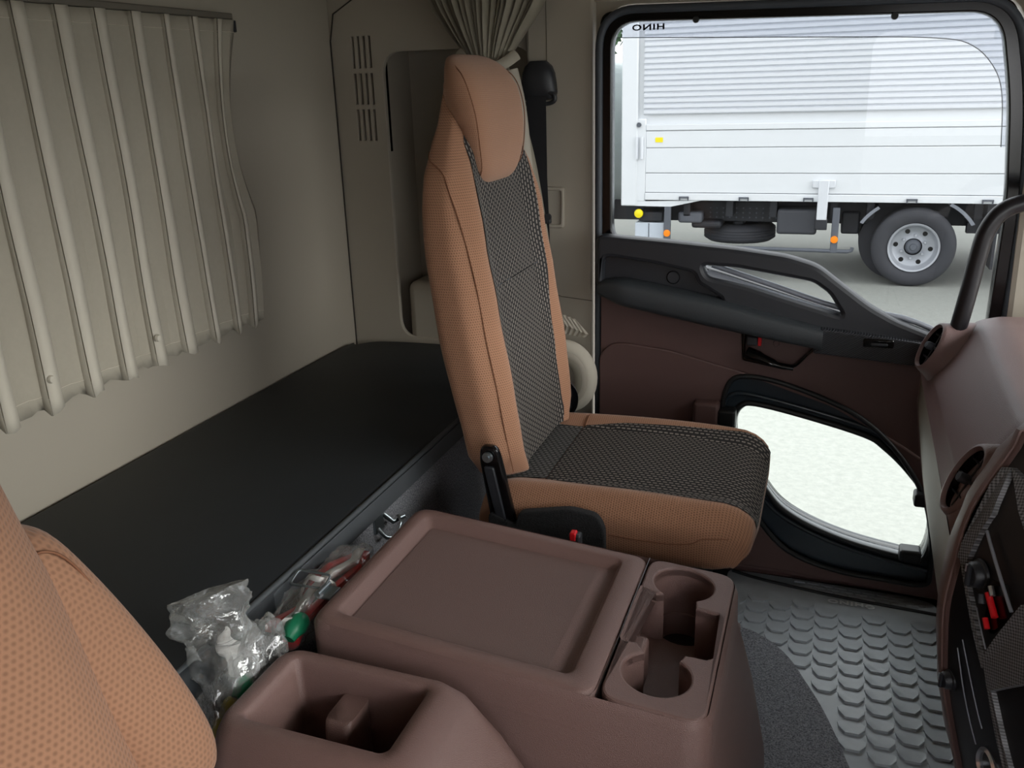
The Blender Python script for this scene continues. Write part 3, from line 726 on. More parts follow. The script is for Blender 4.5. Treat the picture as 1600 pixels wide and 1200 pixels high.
# ------------------------------------------------------------ centre console
TZ = lambda x: .62-.093*(x+.575)
def tilt(c): return Vector((c[0], c[1], c[2]+TZ(c[0])))
con = thing('centre_console', 'brown centre console with tray lid and two joined cup holders', 'console', (-.33, 1.0, .1))
def rr3(x0, x1, y0, y1, r, dz, n=6, abs_z=None):
    return [(x, y, (TZ(x)+dz) if abs_z is None else abs_z) for x, y in rrect(x0, x1, y0, y1, r, n)]
loft('console_body', [rr3(-.60, -.02, .812, 1.20, .05, 0, abs_z=.09), rr3(-.60, -.03, .812, 1.19, .05, 0, abs_z=.3), rr3(-.592, -.052, .813, 1.178, .045, 0, abs_z=.42), rr3(-.584, -.068, .815, 1.170, .04, -.09), rr3(-.578, -.078, .826, 1.163, .035, -.055), rr3(-.578, -.080, .827, 1.163, .032, -.012), rr3(-.576, -.0845, .831, 1.159, .028, -.001)],
     BROWN, con, caps=(True, False), angle=60)
lid = loft('lid', [rr3(-.579, -.212, .826, 1.163, .02, -.05), rr3(-.581, -.211, .828, 1.162, .022, -.01), rr3(-.577, -.212, .831, 1.159, .022, -.002), rr3(-.570, -.215, .838, 1.152, .020, .001),
                   rr3(-.559, -.243, .856, 1.140, .014, .0), rr3(-.556, -.246, .859, 1.137, .012, -.002), rr3(-.546, -.252, .864, 1.128, .010, -.0125), rr3(-.543, -.272, .867, 1.125, .008, -.0135)], BROWN, con, caps=(False, True), angle=60)
tray_mat = plain('tray_pattern', (120, 96, 91), .4, bump=(1500, .9, 'v'))
mk('tray_liner', [(x, y, TZ(x)-.0125) for x, y in rrect(-.541, -.279, .869, 1.123, .006, 3)], [tuple(range(16))], tray_mat, lid, smooth=False)
# cup part: outline with merged holes
def arc(cx, cy, r, a0, a1, n=14): return [(cx+r*math.cos(math.radians(a0+(a1-a0)*i/n)), cy+r*math.sin(math.radians(a0+(a1-a0)*i/n))) for i in range(n+1)]
c1, c2, rc_ = (-.152, 1.108), (-.152, .899), .041
hole = rpoly([(-.093, .965), (-.093, 1.045)], 0, 0) if False else []
pts = [(-.100, .950), (-.092, .958), (-.092, 1.045), (-.098, 1.054), (-.128, 1.056)]
pts += arc(c1[0], c1[1], rc_, -58, 238, 30)[0:]
pts += [(-.184, 1.068), (-.2045, 1.075), (-.2055, 1.06), (-.2055, .955), (-.203, .948), (-.186, .95)]
pts += arc(c2[0], c2[1], rc_, 122, 418, 30)
pts += [(-.126, .948)]
cup_hole = pts
# keep ordering tidy
plate('cup_surround', rpoly([(-.207, .832), (-.086, .832), (-.086, 1.158), (-.207, 1.158)], .026, 6), [cup_hole], -.014, .0015, BROWN, con, bevel=.003, axis='z', tf=tilt)
n = len(cup_hole)
V = [(x, y, TZ(x)-.002) for x, y in cup_hole]+[(x, y, TZ(x)-.072) for x, y in cup_hole]
mk('holder_wall', V, [(i, (i+1) % n, n+(i+1) % n, n+i) for i in range(n)], BROWN, con, angle=50)
fl = plate('holder_floor', rpoly([(-.215, .835), (-.075, .835), (-.075, 1.16), (-.215, 1.16)], .01), [arc(c1[0], c1[1], rc_*.93, 0, 345, 23), arc(c2[0], c2[1], rc_*.93, 0, 345, 23)], -.078, -.072, BROWN, con, bevel=.001, axis='z', tf=tilt)
for c in (c1, c2):
    rings = [[(x, y, TZ(x)-d) for x, y in arc(c[0], c[1], rc_*.93-q, 0, 348.75, 31)] for d, q in ((.074, 0), (.105, .003))]
    cw = loft('cup_well', rings, BROWN, con, caps=(False, True), angle=50)
    loft('rubber_disc', [[(x, y, TZ(x)-.1045) for x, y in arc(c[0], c[1], rc_*.80, 0, 348.75, 31)], [(x, y, TZ(x)-.1015) for x, y in arc(c[0], c[1], rc_*.76, 0, 348.75, 31)]], RUBBER, cw)
box('holder_step', (-.2065, .957, TZ(-.19)-.075), (-.178, .995, TZ(-.19)-.018), BROWN, con, .006, 3)
tube('lid_gap', [(-.2095, y, TZ(-.2095)+.0005) for y in (.833, .95)]+[(-.2095, y, TZ(-.2095)+.0005) for y in (1.06, 1.157)], .0007, GLOSSB, con, n=6)

bx = thing('storage_box', 'open brown storage box with dividers beside the driver seat', 'box', (-.45, .7, .1))
rb_ = lambda x0, x1, y0, y1, r, z: [(x, y, z-.03*(x+.59)) for x, y in rrect(x0, x1, y0, y1, r, 6)]
loft('box_shell', [rb_(-.60, -.20, .56, .80, .03, .09), rb_(-.60, -.205, .57, .80, .035, .40), rb_(-.597, -.25, .585, .80, .035, .48), rb_(-.594, -.30, .61, .80, .035, .55), rb_(-.592, -.34, .635, .799, .03, .59), rb_(-.590, -.362, .646, .797, .028, .599), rb_(-.586, -.375, .652, .793, .024, .602),
                   rb_(-.572, -.390, .666, .783, .012, .601), rb_(-.569, -.392, .669, .780, .010, .598), rb_(-.566, -.394, .672, .778, .009, .588), rb_(-.56, -.40, .675, .775, .008, .47)], BROWN, bx, caps=(True, True), angle=60)
dv = [(-.488, .735, .555), (-.488, .775, .555)]
loft('divider', [[(x, y, z) for x, y in rrect(-.503, -.470, .722+q, .779, .008, 4)] for z, q in ((.47, 0), (.553, 0), (.562, .003), (.565, .008))], BROWN, bx, angle=50)
loft('divider', [[(x, y, z) for x, y in rrect(-.530, -.502, .674, .722-q, .007, 4)] for z, q in ((.47, 0), (.534, 0), (.541, .003), (.544, .007))], BROWN, bx, angle=50)

# ------------------------------------------------------------ bags in the gap
def crumple(rings, amp, sc, seed):
    out = []
    for r in rings:
        q = []
        c = sum((Vector(p) for p in r), Vector())/len(r)
        for p in r:
            p = Vector(p); d = (p-c).normalized() if (p-c).length > 1e-6 else Vector((0, 0, 1))
            v = noise.noise(p*sc+Vector((seed, 0, 0)))+.5*abs(noise.noise(p*sc*2.3+Vector((0, seed, 0))))-.2
            q.append(p+d*amp*v)
        out.append(q)
    return out
def blob(name, path, radii, mat, parent, amp=.012, sc=30, seed=1, n=40, flat=1, sub=6):
    P = cr([Vector((*p, r)) for p, r in zip(path, radii)], sub, False); rings = []
    for i, p in enumerate(P):
        c = Vector(p[:3]); a = Vector(P[max(i-1, 0)][:3]); b = Vector(P[min(i+1, len(P)-1)][:3]); t = (b-a).normalized()
        s = t.cross(Vector((0, 0, 1))); s = s.normalized() if s.length > .1 else Vector((1, 0, 0)); u = s.cross(t)
        rings.append([c+s*math.cos(2*PI*j/n)*max(p[3], .001)+u*math.sin(2*PI*j/n)*max(p[3], .001)*flat for j in range(n)])
    return loft(name, crumple(rings, amp, sc, seed), mat, parent, angle=50)
rbag = thing('triangle_bag', 'clear plastic bag of red and white warning reflectors behind the console lid', 'bag', (-.625, .95, .55))
WTRI = plain('white_plastic', (222, 218, 214), .4); RTRI = plain('reflector_red', (226, 62, 66), .3)
for i, (dx, dz, m_) in enumerate(((-.017, .004, RTRI), (-.002, .012, WTRI), (.011, .004, RTRI), (-.010, -.012, WTRI), (.006, -.008, RTRI))):
    tube('reflector_bar', [(-.628+dx+.006*math.sin(k*1.1+i*2), .84+k*.03, .58+dz+.007*math.cos(k*1.3+i)) for k in range(8)],   .015, m_, rbag, n=6, flat=.5)
blob('plastic_film', [(-.63, .825, .572), (-.63, .84, .575), (-.627, .88, .583), (-.625, .95, .585), (-.622, 1.01, .586), (-.620, 1.05, .582), (-.620, 1.062, .58)], [.006, .022, .033, .033, .031, .022, .006], FILM2, rbag, .012, 55, 3)
tube('tape_band', [(-.628+.026*math.cos(a*PI/10), .93+.006*math.sin(a), .586+.03*math.sin(a*PI/10)) for a in range(20)], .004, WTRI, rbag, n=6, closed=True, flat=.5)
cbag = thing('tool_bag', 'crumpled clear plastic bag with green and yellow items beside the mattress edge', 'bag', (-.62, .75, .55))
blob('plastic_film', [(-.635, .715, .50), (-.635, .716, .53), (-.636, .722, .57), (-.637, .728, .61), (-.640, .735, .65), (-.645, .735, .685), (-.65, .738, .70)], [.012, .028, .034, .036, .042, .046, .044], FILM, cbag, .022, 34, 7, sub=7)
blob('plastic_film', [(-.615, .70, .545), (-.618, .72, .56), (-.625, .76, .585), (-.63, .80, .60), (-.63, .83, .605)], [.01, .026, .034, .032, .01], FILM, cbag, .018, 45, 11)
GREENP = plain('green_plastic', (30, 130, 92), .4); YELP = plain('olive_yellow_plastic', (168, 152, 30), .45)
blob('green_handle', [(-.612, .83, .583), (-.612, .845, .590), (-.613, .86, .592), (-.613, .868, .59)], [.006, .014, .014, .004], GREENP, cbag, .003, 40, 2, 16)
blob('green_grip', [(-.612, .715, .58), (-.612, .73, .585), (-.615, .75, .583)], [.006, .012, .005], GREENP, cbag, .003, 40, 2, 16)
blob('yellow_tool', [(-.618, .685, .53), (-.618, .695, .54), (-.617, .715, .565), (-.617, .725, .57)], [.006, .016, .015, .006], YELP, cbag, .002, 40, 2, 16)
blob('paper_slip', [(-.63, .742, .585), (-.634, .744, .62), (-.638, .747, .65)], [.006, .014, .004], WTRI, cbag, .012, 70, 2, 20, .35)
clip = thing('wire_clip', 'bent steel wire clip with plate lying across the red bag', 'clip', (-.61, .9, .61))
tube('wire_loop', rpoly([Vector(p) for p in ((-.655, .905, .614), (-.655, .93, .622), (-.608, .935, .618), (-.606, .91, .612))], .006, 3), .0018, STEEL, clip, n=8, closed=True)
box('clip_plate', (-.607, .895, .605), (-.588, .925, .609), STEEL, clip, .001)
tube('clip_roll', [(-.607, .895, .611), (-.607, .926, .611)], .0045, STEEL, clip, n=10)

# ------------------------------------------------------------ floor coverings
cp = plate('floor_carpet', cr([(-.2, 1.20), (-.2, 1.72), (-.12, 1.76), (-.06, 1.735), (-.01, 1.68), (.03, 1.6), (.065, 1.52), (.10, 1.41), (.14, 1.25), (.17, .9), (.17, .3), (-.2, .3)], 5), [], .08, .105, CARPET, None, bevel=.006, axis='z')
tag(cp, 'dark grey speckled carpet beside the brown console foot', 'carpet')
mt = thing('rubber_mat', 'grey rubber footwell mat with moulded scale pattern', 'floor mat', (.1, 1.6, .08))
matout = [(-.17, 1.3), (-.17, 2.03), (-.09, 2.03), (-.02, 2.028), (.05, 2.026), (.14, 2.022), (.25, 2.018), (.30, 2.0), (.31, 1.2), (.25, 1.0), (.12, 1.0), (.0, 1.2)]
plate('mat_base', rpoly(matout, .02), [], .080, .088, MATR, mt, bevel=.002, axis='z')
tube('mat_rim', [(x, y, .09) for x, y in cr([(-.16, 2.02), (-.10, 2.0), (-.02, 1.985), (.05, 1.973), (.14, 1.963), (.25, 1.955), (.31, 1.95)], 5, False)], .004, MATD, mt, n=8)
# scale tile (shared mesh): flat tile, near edge raised to a lip
hw_, hl = .0255, .0235
out = [(-hw_, .012), (-hw_*.92, -.004), (-hw_*.5, -.0195), (hw_*.5, -.0195), (hw_*.92, -.004), (hw_, .012), (hw_*.6, .0215), (-hw_*.6, .0215)]
V = [(x, y, .0) for x, y in out]+[(x*.98, y*.98, .0052 if y < 0 else .0012) for x, y in out]+[(x*.84, y*.84, .0032 if y < 0 else .0012) for x, y in out]
F = []
for a in (0, 8):
    for i in range(8): F.append((a+i, a+(i+1) % 8, a+8+(i+1) % 8, a+8+i))
F.append(tuple(range(16, 24)))
sc_me = None; cnt = 0
def inside(x, y):
    return x > -.15 and x < .285 and y < 1.925-(.10*max(0, x-.0)) and x > (lerp([(1.2, .16), (1.41, .12), (1.52, .085), (1.6, .055), (1.68, .01), (1.74, -.05), (1.78, -.15)], y))
for i in range(-3, 7):
    for j in range(18):
        x = .012+i*.0505; y = 1.915-j*.0455-(.0228 if i % 2 else 0)
        if not inside(x, y): continue
        if sc_me is None:
            o = mk('scale', V, F, MATR, mt, angle=25); sc_me = o.data; o.location = Vector((x, y, .0875))-mt.location
        else:
            o = bpy.data.objects.new('scale', sc_me); C.objects.link(o); o.parent = mt; o.location = Vector((x, y, .0875))-mt.location
rib_me = None
for r in range(3):
    for i in range(9):
        x = .0+i*.031+(.015 if r % 2 else 0); y = 1.985+r*.0125-.07*x+.004
        if x > .29 or x < -.01: continue
        if rib_me is None:
            o = box('border_block', (-.0125, -.004, 0), (.0125, .004, .004), MATR, None, .001); o.parent = mt; rib_me = o.data
        else:
            o = bpy.data.objects.new('border_block', rib_me); C.objects.link(o); o.parent = mt
        o.location = Vector((x, y, .088))-mt.location
me = textmesh('mat_lettering', 'HINO', .020, None, wide=1.4, spacing=1.15)
xf(me, lambda c: Vector((.104-c.x, 1.942-c.y, .0925+c.z)))
SLET = plain('mat_letter_grey', (226, 230, 232), .5)
mo('mat_lettering', me, SLET, mt, False)
tube('mat_emblem', [(.156+.0095*math.cos(a*PI/10), 1.938+.007*math.sin(a*PI/10), .093) for a in range(20)], .0011, SLET, mt, n=6, closed=True)
tube('mat_emblem', [(.148, 1.938, .093), (.164, 1.938, .093)], .0011, SLET, mt, n=6)
sl = struct(box('trim_6', (-.5, 2.036, .08), (.36, 2.07, .145), BROWN_D, None, .005))

# ------------------------------------------------------------ dashboard
db = thing('dashboard', 'brown grained dashboard with round air vents at the right edge', 'dashboard', (.5, 1.4, .2))
def dashprof(y):
    # rearmost silhouette moves with y
    k = (y-1.2)/.7     # 0 near end, 1 at door
    dx = .018*k
    e = max(0, (y-1.80)/.12); 
    zt = -.03*e*e
    P = [(.935, .62), (.9, .80+zt), (.45, .815+zt), (.30+dx, .812+zt), (.262+dx, .803+zt*1.2), (.24+dx*.9, .765+zt*.6), (.195+dx*.6, .690), (.184+dx*.8, .668), (.183+dx, .655), (.182+dx, .60), (.196+dx, .5), (.224+dx, .36), (.285+dx, .16), (.33+dx, .10), (.935, .10)]
    return P
ys = [1.19, 1.3, 1.45, 1.6, 1.75, 1.85, 1.90, 1.925]
upper, lower = [], []
for y in ys:
    P = dashprof(y); 
    upper.append([(x, y, z) for x, z in P[0:1]]+[(p[0], y, p[1]) for p in rpoly([Vector(q) for q in P[1:7]], .012, 4)[3:-2]]+[(P[7][0], y, P[7][1]), (P[7][0]+.012, y, P[7][1]-.003)])
    lower.append([(p[0]+.003, y, p[1]) for p in cr([Vector(q) for q in P[8:14]], 4, False)]+[(.935, y, .1)])
up = loft('dash_top', upper, DASH, db, closed=False, angle=50)
up.modifiers.new('s', 'SOLIDIFY').thickness = .004
lw = loft('lower_panel', lower, DASHLOW, db, closed=False, angle=50)
# end caps
def cap(name, y, mat):
    P = dashprof(y); mk(name, [(x, y, z) for x, z in P], [tuple(range(len(P)))], mat, db, smooth=False)
cap('end_cap', 1.925, DASH); cap('inner_cap', 1.191, GLOSSB)
def vent(c, nrm_, upv, rx, rz):
    nrm_ = Vector(nrm_).normalized(); sx = Vector(upv).cross(nrm_).normalized(); uz = nrm_.cross(sx); c = Vector(c)
    def ring(fx, fz, d): return [c+sx*rx*fx*math.cos(2*PI*i/40)+uz*rz*fz*math.sin(2*PI*i/40)+nrm_*d for i in range(40)]
    v = loft('air_vent', [ring(2.3, 1.75, -.052), ring(1.75, 1.5, -.030), ring(1.42, 1.3, -.012), ring(1.25, 1.2, .0), ring(1.16, 1.13, .006), ring(1.05, 1.05, .007), ring(.98, .98, .002), ring(.95, .95, -.02)], DASH, db, caps=(False, False), angle=70)
    loft('vent_bore', [ring(.96, .96, .001), ring(.93, .93, -.022)], GLOSSB, v, caps=(False, True), angle=70)
    for s in (-.55, 0, .55):
        w = math.sqrt(1-s*s)*.92
        p = [c+uz*rz*s+sx*rx*t+nrm_*(-.003-.006*abs(s)) for t in (-w, -w*.5, 0, w*.5, w)]
        tube('vent_blade', p, .0018 if s else .0025, BLACKP, v, n=8, flat=2.0)
    tube('vent_rib', [c+uz*rz*t+nrm_*-.004 for t in (-.9, 0, .9)], .0016, BLACKP, v, n=8)
    lathe('vent_knob', [(0, .012), (.006, .0115), (.0075, .008), (.0075, -.004)], c+nrm_*.001, nrm_, RUBG, v, 20)
    return v
vent((.204, 1.815, .750), (-.86, -.25, .42), (0, 0, 1), .028, .042)
vent((.205, 1.262, .717), (-.86, -.20, .42), (0, 0, 1), .030, .047)

# centre pod facing the driver
ZX = [(.20, .275), (.34, .231), (.439, .205), (.488, .195), (.585, .186), (.661, .193), (.698, .197), (.735, .204), (.79, .227), (.83, .246)]
ZL = [(.20, .27), (.312, .228), (.394, .204), (.456, .19), (.556, .178), (.605, .177), (.664, .181), (.73, .194), (.795, .22), (.84, .25)]
def zx(z):
    for (a, b), (c, d) in zip(ZX, ZX[1:]):
        if z <= c: return b+(d-b)*(z-a)/(c-a)
    return ZX[-1][1]
zsm = [.2+.637*i/30 for i in range(31)]
def S(y, z, off=0):
    zz = z; x = sum(zx(zz+d) for d in (-.02, 0, .02))/3+.35*(1.14-y); return Vector((x-off, y, z))
pod = thing('centre_stack', 'black control panel with carbon pattern frame and brown curved rim', 'control panel', (.3, 1.0, .2))
# brown rim following the curve
rim = []
for z in zsm+[.845]:
    xi = S(1.14, min(z, .83)).x; xo = lerp(ZL, min(z, .84)); d = .02 if z > .84 else 0
    rim.append([(xo+.09+d, 1.19, z), (xo+.012+d, 1.19, z), (xo+.002+d, 1.187, z), (xo+d, 1.18, z), (xi-.010+d, 1.151, z), (xi-.007+d, 1.145, z), (xi+.008+d, 1.142, z), (xi+.08+d, 1.142, z)])
loft('curved_rim', rim, BROWN, pod, angle=50)
rim2 = [[(S(1.14, z).x-.001, 1.1455, z), (S(1.14, z).x-.005, 1.143, z), (S(1.14, z).x-.002, 1.139, z), (S(1.14, z).x+.01, 1.138, z), (S(1.14, z).x+.02, 1.1455, z)] for z in zsm]
loft('rim_bead', rim2, BROWN_D, pod, angle=60)
V = []; F = []
for i, z in enumerate(zsm):
    V += [S(1.141, z), S(.55, z)]
for i in range(30): F.append((2*i, 2*i+1, 2*i+3, 2*i+2))
mk('panel_face', V, F, plain('panel_black', (24, 24, 26), .35), pod)
# pod top
top = [[S(1.15, .83)+Vector((0, .02, 0)), S(1.0, .835), S(.55, .835)], [Vector((.30, 1.17, .85)), Vector((.36, 1.0, .85)), Vector((.5, .55, .85))], [Vector((.9, 1.17, .82)), Vector((.9, 1.0, .82)), Vector((.9, .55, .82))]]
loft('pod_top', top, DASH, pod, closed=False)
def onS(name, poly, mat, off=.004, sub=3, par=None):
    """piece lying on the curved panel: polygon in (y,z), raised by off"""
    P = []
    for i, a in enumerate(poly):
        b = poly[(i+1) % len(poly)]
        for k_ in range(sub): t = k_/sub; P.append((a[0]+(b[0]-a[0])*t, a[1]+(b[1]-a[1])*t))
    n = len(P); cy = sum(p[0] for p in P)/n; cz = sum(p[1] for p in P)/n
    V = [S(y, z, -.001) for y, z in P]+[S(y, z, off) for y, z in P]
    F = [(i, (i+1) % n, n+(i+1) % n, n+i) for i in range(n)]
    if len(poly) == 4:
        F.append(tuple(n+i for i in range(n)))
    else: F.append(tuple(n+i for i in range(n)))
    return mk(name, V, F, mat, par or pod, smooth=False)
onS('carbon_frame', [(1.139, .790), (1.125, .796), (1.108, .741), (1.120, .66), (1.139, .661), (1.139, .722)], CARB, .006)
onS('carbon_frame', [(1.125, .796), (1.074, .763), (.93, .69), (.93, .725), (1.074, .792)], CARB, .006)
onS('carbon_frame', [(1.139, .668), (1.124, .658), (1.037, .575), (1.046, .565)], CARB, .006)
onS('carbon_frame', [(1.046, .580), (1.006, .680), (.93, .74), (.93, .64), (1.028, .546)], CARB, .0065)
onS('carbon_frame', [(1.036, .556), (1.022, .549), (.982, .478), (.93, .39), (.94, .375), (.997, .467)], CARB, .006)
def sstrip(name, a, b, w, mat, off=.006, par=None):
    n = 8; P = [S(a[0]+(b[0]-a[0])*i/n, a[1]+(b[1]-a[1])*i/n, off) for i in range(n+1)]
    return tube(name, P, w, mat, par or pod, n=8)
sstrip('silver_line', (1.098, .722), (1.014, .665), .0022, SILV, .008)
sstrip('silver_line', (1.077, .628), (1.042, .594), .001, SILV)
sstrip('silver_line', (1.108, .548), (1.07, .436), .0009, SILV, .003)
sstrip('silver_line', (1.097, .568), (1.048, .477), .0009, SILV, .003)
def dial(nm, y, z, r, h):
    nn = Vector((-1, -.35, 0)).normalized(); c = S(y, z)
    kb = lathe(nm, [(0, h), (r*.8, h), (r*.95, h-.003), (r, .004), (r*1.15, .003), (r*1.2, 0)], c, nn, BLACKP, pod, 28)
    e = c+nn*(h+.002); tube('dial_grip', [e+Vector((0, 0, -r*.8)), e, e+Vector((0, 0, r*.8))], r*.22, BLACKP, kb, n=8)
    tube('dial_mark', [e+Vector((-.003, 0, r*.3)), e+Vector((-.003, 0, r*.9))], r*.1, CHROME, kb, n=6)
dial('dial_knob', 1.095, .664, .0165, .014)
dial('dial_knob', 1.130, .484, .012, .012)
hz = onS('hazard_switch', [(1.072, .672), (1.044, .682), (1.022, .65), (1.044, .615), (1.06, .622)], GLOSSB, .004)
sstrip('red_insert', (1.059, .660), (1.036, .642), .0042, RED, .009, par=hz)
sstrip('red_insert', (1.052, .630), (1.043, .621), .0035, RED, .009, par=hz)
sstrip('switch_tip', (1.069, .652), (1.064, .642), .0045, RUBG, .009, par=hz)
sstrip('switch_tip', (1.058, .670), (1.050, .662), .0035, CHROME, .009, par=hz)
c = S(1.042, .430); nn = Vector((-1, -.35, 0)).normalized()
sk = lathe('socket_rim', [(.016, 0), (.0215, .001), (.022, .006), (.019, .009), (.016, .006), (.016, -.006)], c, nn, CHROME, pod, 32)
lathe('socket_core', [(0, .002), (.016, .002), (.016, 0)], c, nn, BLACKP, sk, 24)

# ------------------------------------------------------------ grab handle
gh = thing('grab_handle', 'black grab handle curving from the pillar to the dashboard', 'handle', (.26, 1.8, .82))
tube('grip', cr([(.44, 1.985, .99), (.415, 1.90, 1.012), (.36, 1.84, 1.026), (.30, 1.825, 1.012), (.272, 1.82, .975), (.262, 1.82, .92), (.255, 1.82, .86), (.245, 1.82, .785)], 6, False), .0155, plain('grip_black', (26, 24, 28), .35), gh, n=14)
lathe('mount', [(.0, .0), (.02, 0), (.018, .02), (.0135, .03)], (.443, 1.99, .988), (-.25, -1, .25), BLACKP, gh, 18)

# ------------------------------------------------------------ outside: yard, truck, trees
GZ = -.82
gd = struct(mk('ground', [(-60, -30, GZ), (60, -30, GZ), (60, 90, GZ), (-60, 90, GZ)], [(0, 1, 2, 3)], YARD, smooth=False))
tk = thing('cargo_truck', 'white box truck with corrugated aluminium side parked outside the window', 'truck', (0, 10.5, GZ))
Y0 = 9.75
box('cargo_box', (-2.0, Y0+.02, .02), (4.2, Y0+2.3, 2.5), WHITE, tk)
# corrugated upper side
V, F = [], []; z = .90; i = 0
while z < 2.45:
    for dz, dy in ((0, 0), (.012, -.022), (.040, -.022), (.050, 0)):
        V += [(-1.93, Y0+dy, z+dz), (4.15, Y0+dy, z+dz)]
    z += .0555
for q in range(len(V)//2-1): F.append((2*q, 2*q+1, 2*q+3, 2*q+2))
mk('corrugated_side', V, F, ALU, tk, smooth=False)
for z0, z1, dy in ((.02, .095, -.03), (.10, .30, -.018), (.305, .56, -.02), (.565, .735, -.02), (.74, .80, -.028)):
    box('gate_panel', (-1.9, Y0+dy, z0), (4.15, Y0+.02, z1), WHITE, tk, .006)
box('front_post', (-2.16, Y0-.04, -.045), (-1.99, Y0+.2, 2.5), WHITE, tk, .012)
box('corner_post', (-2.0, Y0-.02, .0), (-1.9, Y0+.1, .86), WHITE, tk, .01)
for dx in (-.075, -.02):
    tube('gate_lever', [(-1.915+dx, Y0-.045, z) for z in (.45, .60, .68)], .018, ALU, tk, n=8, flat=.5)
lathe('lever_pin', [(0, -.02), (.022, -.02), (.025, 0)], (-1.995+.02, Y0-.03, .80), (0, 1, 0), CHG, tk, 14)
box('yellow_sticker', (-1.80, Y0-.0235, .62), (-1.72, Y0-.015, .67), YEL, tk)
for x in (-1.48, -.86, -.22, .75, 1.42, 2.1):
    boxes('rope_hook', [((x-.05, Y0-.055, .045), (x+.05, Y0-.03, .062)), ((x-.05, Y0-.055, .02), (x-.038, Y0-.03, .05)), ((x+.038, Y0-.055, .02), (x+.05, Y0-.03, .05))], CHG, tk)
boxes('gate_hinge', [((-.13, Y0-.06, -.16), (-.03, Y0-.02, .24)), ((-.19, Y0-.05, .16), (-.12, Y0-.02, .24)), ((-.04, Y0-.05, .16), (.03, Y0-.02, .24))], ALU, tk, .008)
box('hinge_foot', (-.14, Y0-.06, -.26), (-.02, Y0, -.15), CHASSIS, tk, .01)
mk('skirt', [(-2.13, Y0-.02, .0), (-1.3, Y0-.02, .02), (-1.62, Y0-.02, -.05), (-2.13, Y0-.02, -.045), (-2.13, Y0+.05, .0), (-1.3, Y0+.05, .02), (-1.62, Y0+.05, -.05), (-2.13, Y0+.05, -.045)], [(0, 1, 2, 3), (3, 2, 6, 7), (1, 5, 6, 2), (0, 3, 7, 4)], WHITE, tk, smooth=False)
fr = box('chassis_rail', (-2.6, Y0+.35, -.25), (4.1, Y0+.43, -.03), CHASSIS, tk, .01)
box('chassis_rail', (-2.6, Y0+1.3, -.25), (4.1, Y0+1.38, -.03), CHASSIS, tk, .01)
boxes('cross_member', [((x, Y0+.1, -.16), (x+.07, Y0+1.9, .0)) for x in (-1.5, -1.05, -.6, .0, .35, 1.45, 1.9, 2.4)], CHASSIS, tk)
holes = [((-1.25+.07*i, Y0+.335, -.21+.05*j), (-1.235+.07*i, Y0+.352, -.195+.05*j)) for i in range(13) for j in range(3)]
o = boxes('rail_bolts', holes, CHG, tk); o['kind'] = 'stuff'
box('air_tank', (-1.56, Y0+.1, -.24), (-1.30, Y0+.3, -.12), CHG, tk, .03, 3)
box('tank_lower', (-1.42, Y0+.15, -.30), (-1.1, Y0+.5, -.22), CHASSIS, tk, .03, 3)
box('tool_box', (-.52, Y0+.05, -.33), (-.12, Y0+.45, -.07), plain('toolbox_dark', (60, 62, 68), .6), tk, .03, 3)
box('axle_block', (.12, Y0+.3, -.35), (.3, Y0+.9, -.12), CHASSIS, tk, .02)
box('battery_box', (-2.02, Y0+.05, -.50), (-1.70, Y0+.4, -.235), plain('box_pale', (196, 204, 214), .4), tk, .01)
box('box_divider', (-1.87, Y0+.045, -.49), (-1.862, Y0+.06, -.24), CHG, tk)
box('box_cover', (-1.98, Y0+.05, -.22), (-1.72, Y0+.4, -.12), CHASSIS, tk, .01)
lathe('yellow_lamp', [(0, -.03), (.045, -.02), (.05, 0), (.04, .03)], (-1.97, Y0+.0, -.13), (0, 1, 0), YEL, tk, 18)
lathe('side_lamp', [(0, -.02), (.03, -.01), (.035, .01)], (-1.89, Y0+.0, -.02), (0, 1, 0), CHG, tk, 14)
for x in (-1.655, .06):
    gp = box('guard_post', (x-.035, Y0-.02, -.50), (x+.035, Y0+.03, -.04), CHG, tk, .008)
    lathe('reflector', [(0, -.015), (.035, -.012), (.038, 0)], (x, Y0-.02, -.335 if x < 0 else -.36), (0, 1, 0), ORL, gp, 18)
tube('guard_rail', [(-1.68, Y0, -.47), (-.8, Y0, -.475), (.2, Y0, -.482), (.235, Y0, -.47), (.24, Y0, -.44)], .02, CHG, tk, n=8)
tube('guard_rail', [(-1.68, Y0, -.25), (-1.62, Y0, -.25)], .02, CHG, tk, n=8)
def wheel(name, cx, cy, cz, R=.395, detail=True):
    w = thing(name, '', 'wheel', (cx, cy, cz)) if False else bpy.data.objects.new(name, None)
    C.objects.link(w); w.location = (cx, cy, cz); attach(w, tk)
    ax = (0, 1, 0)
    lathe('tyre', [(.245, .0), (.255, -.012), (.32, -.025), (R-.03, -.015), (R-.005, .01), (R, .04), (R, .2), (R-.03, .24), (.25, .24)], (cx, cy, cz), ax, TYRE, w, 56, 50)
    lathe('rim', [(.245, -.01), (.240, -.018), (.225, -.012), (.215, .03), (.20, .06), (.19, .07), (.12, .085), (.085, .07), (.085, .06)], (cx, cy, cz), ax, WHEEL, w, 48, 40)
    lathe('hub', [(0, .03), (.03, .03), (.035, .045), (.06, .05), (.075, .07), (.075, .09)], (cx, cy, cz), ax, CHG, w, 24)
    if detail:
        for k_ in range(6):
            a = k_*PI/3+.4
            lathe('lug_nut', [(0, .055), (.012, .055), (.015, .06), (.015, .085)], (cx+.115*math.cos(a), cy, cz+.115*math.sin(a)), ax, CHROME, w, 8)
            a += PI/6
            lathe('hand_hole', [(0, .069), (.023, .069), (.024, .075)], (cx+.165*math.cos(a), cy, cz+.165*math.sin(a)), ax, GLOSSB, w, 12)
    return w
def part_wheel(): pass
wheel('rear_wheel', .815, Y0, -.425)
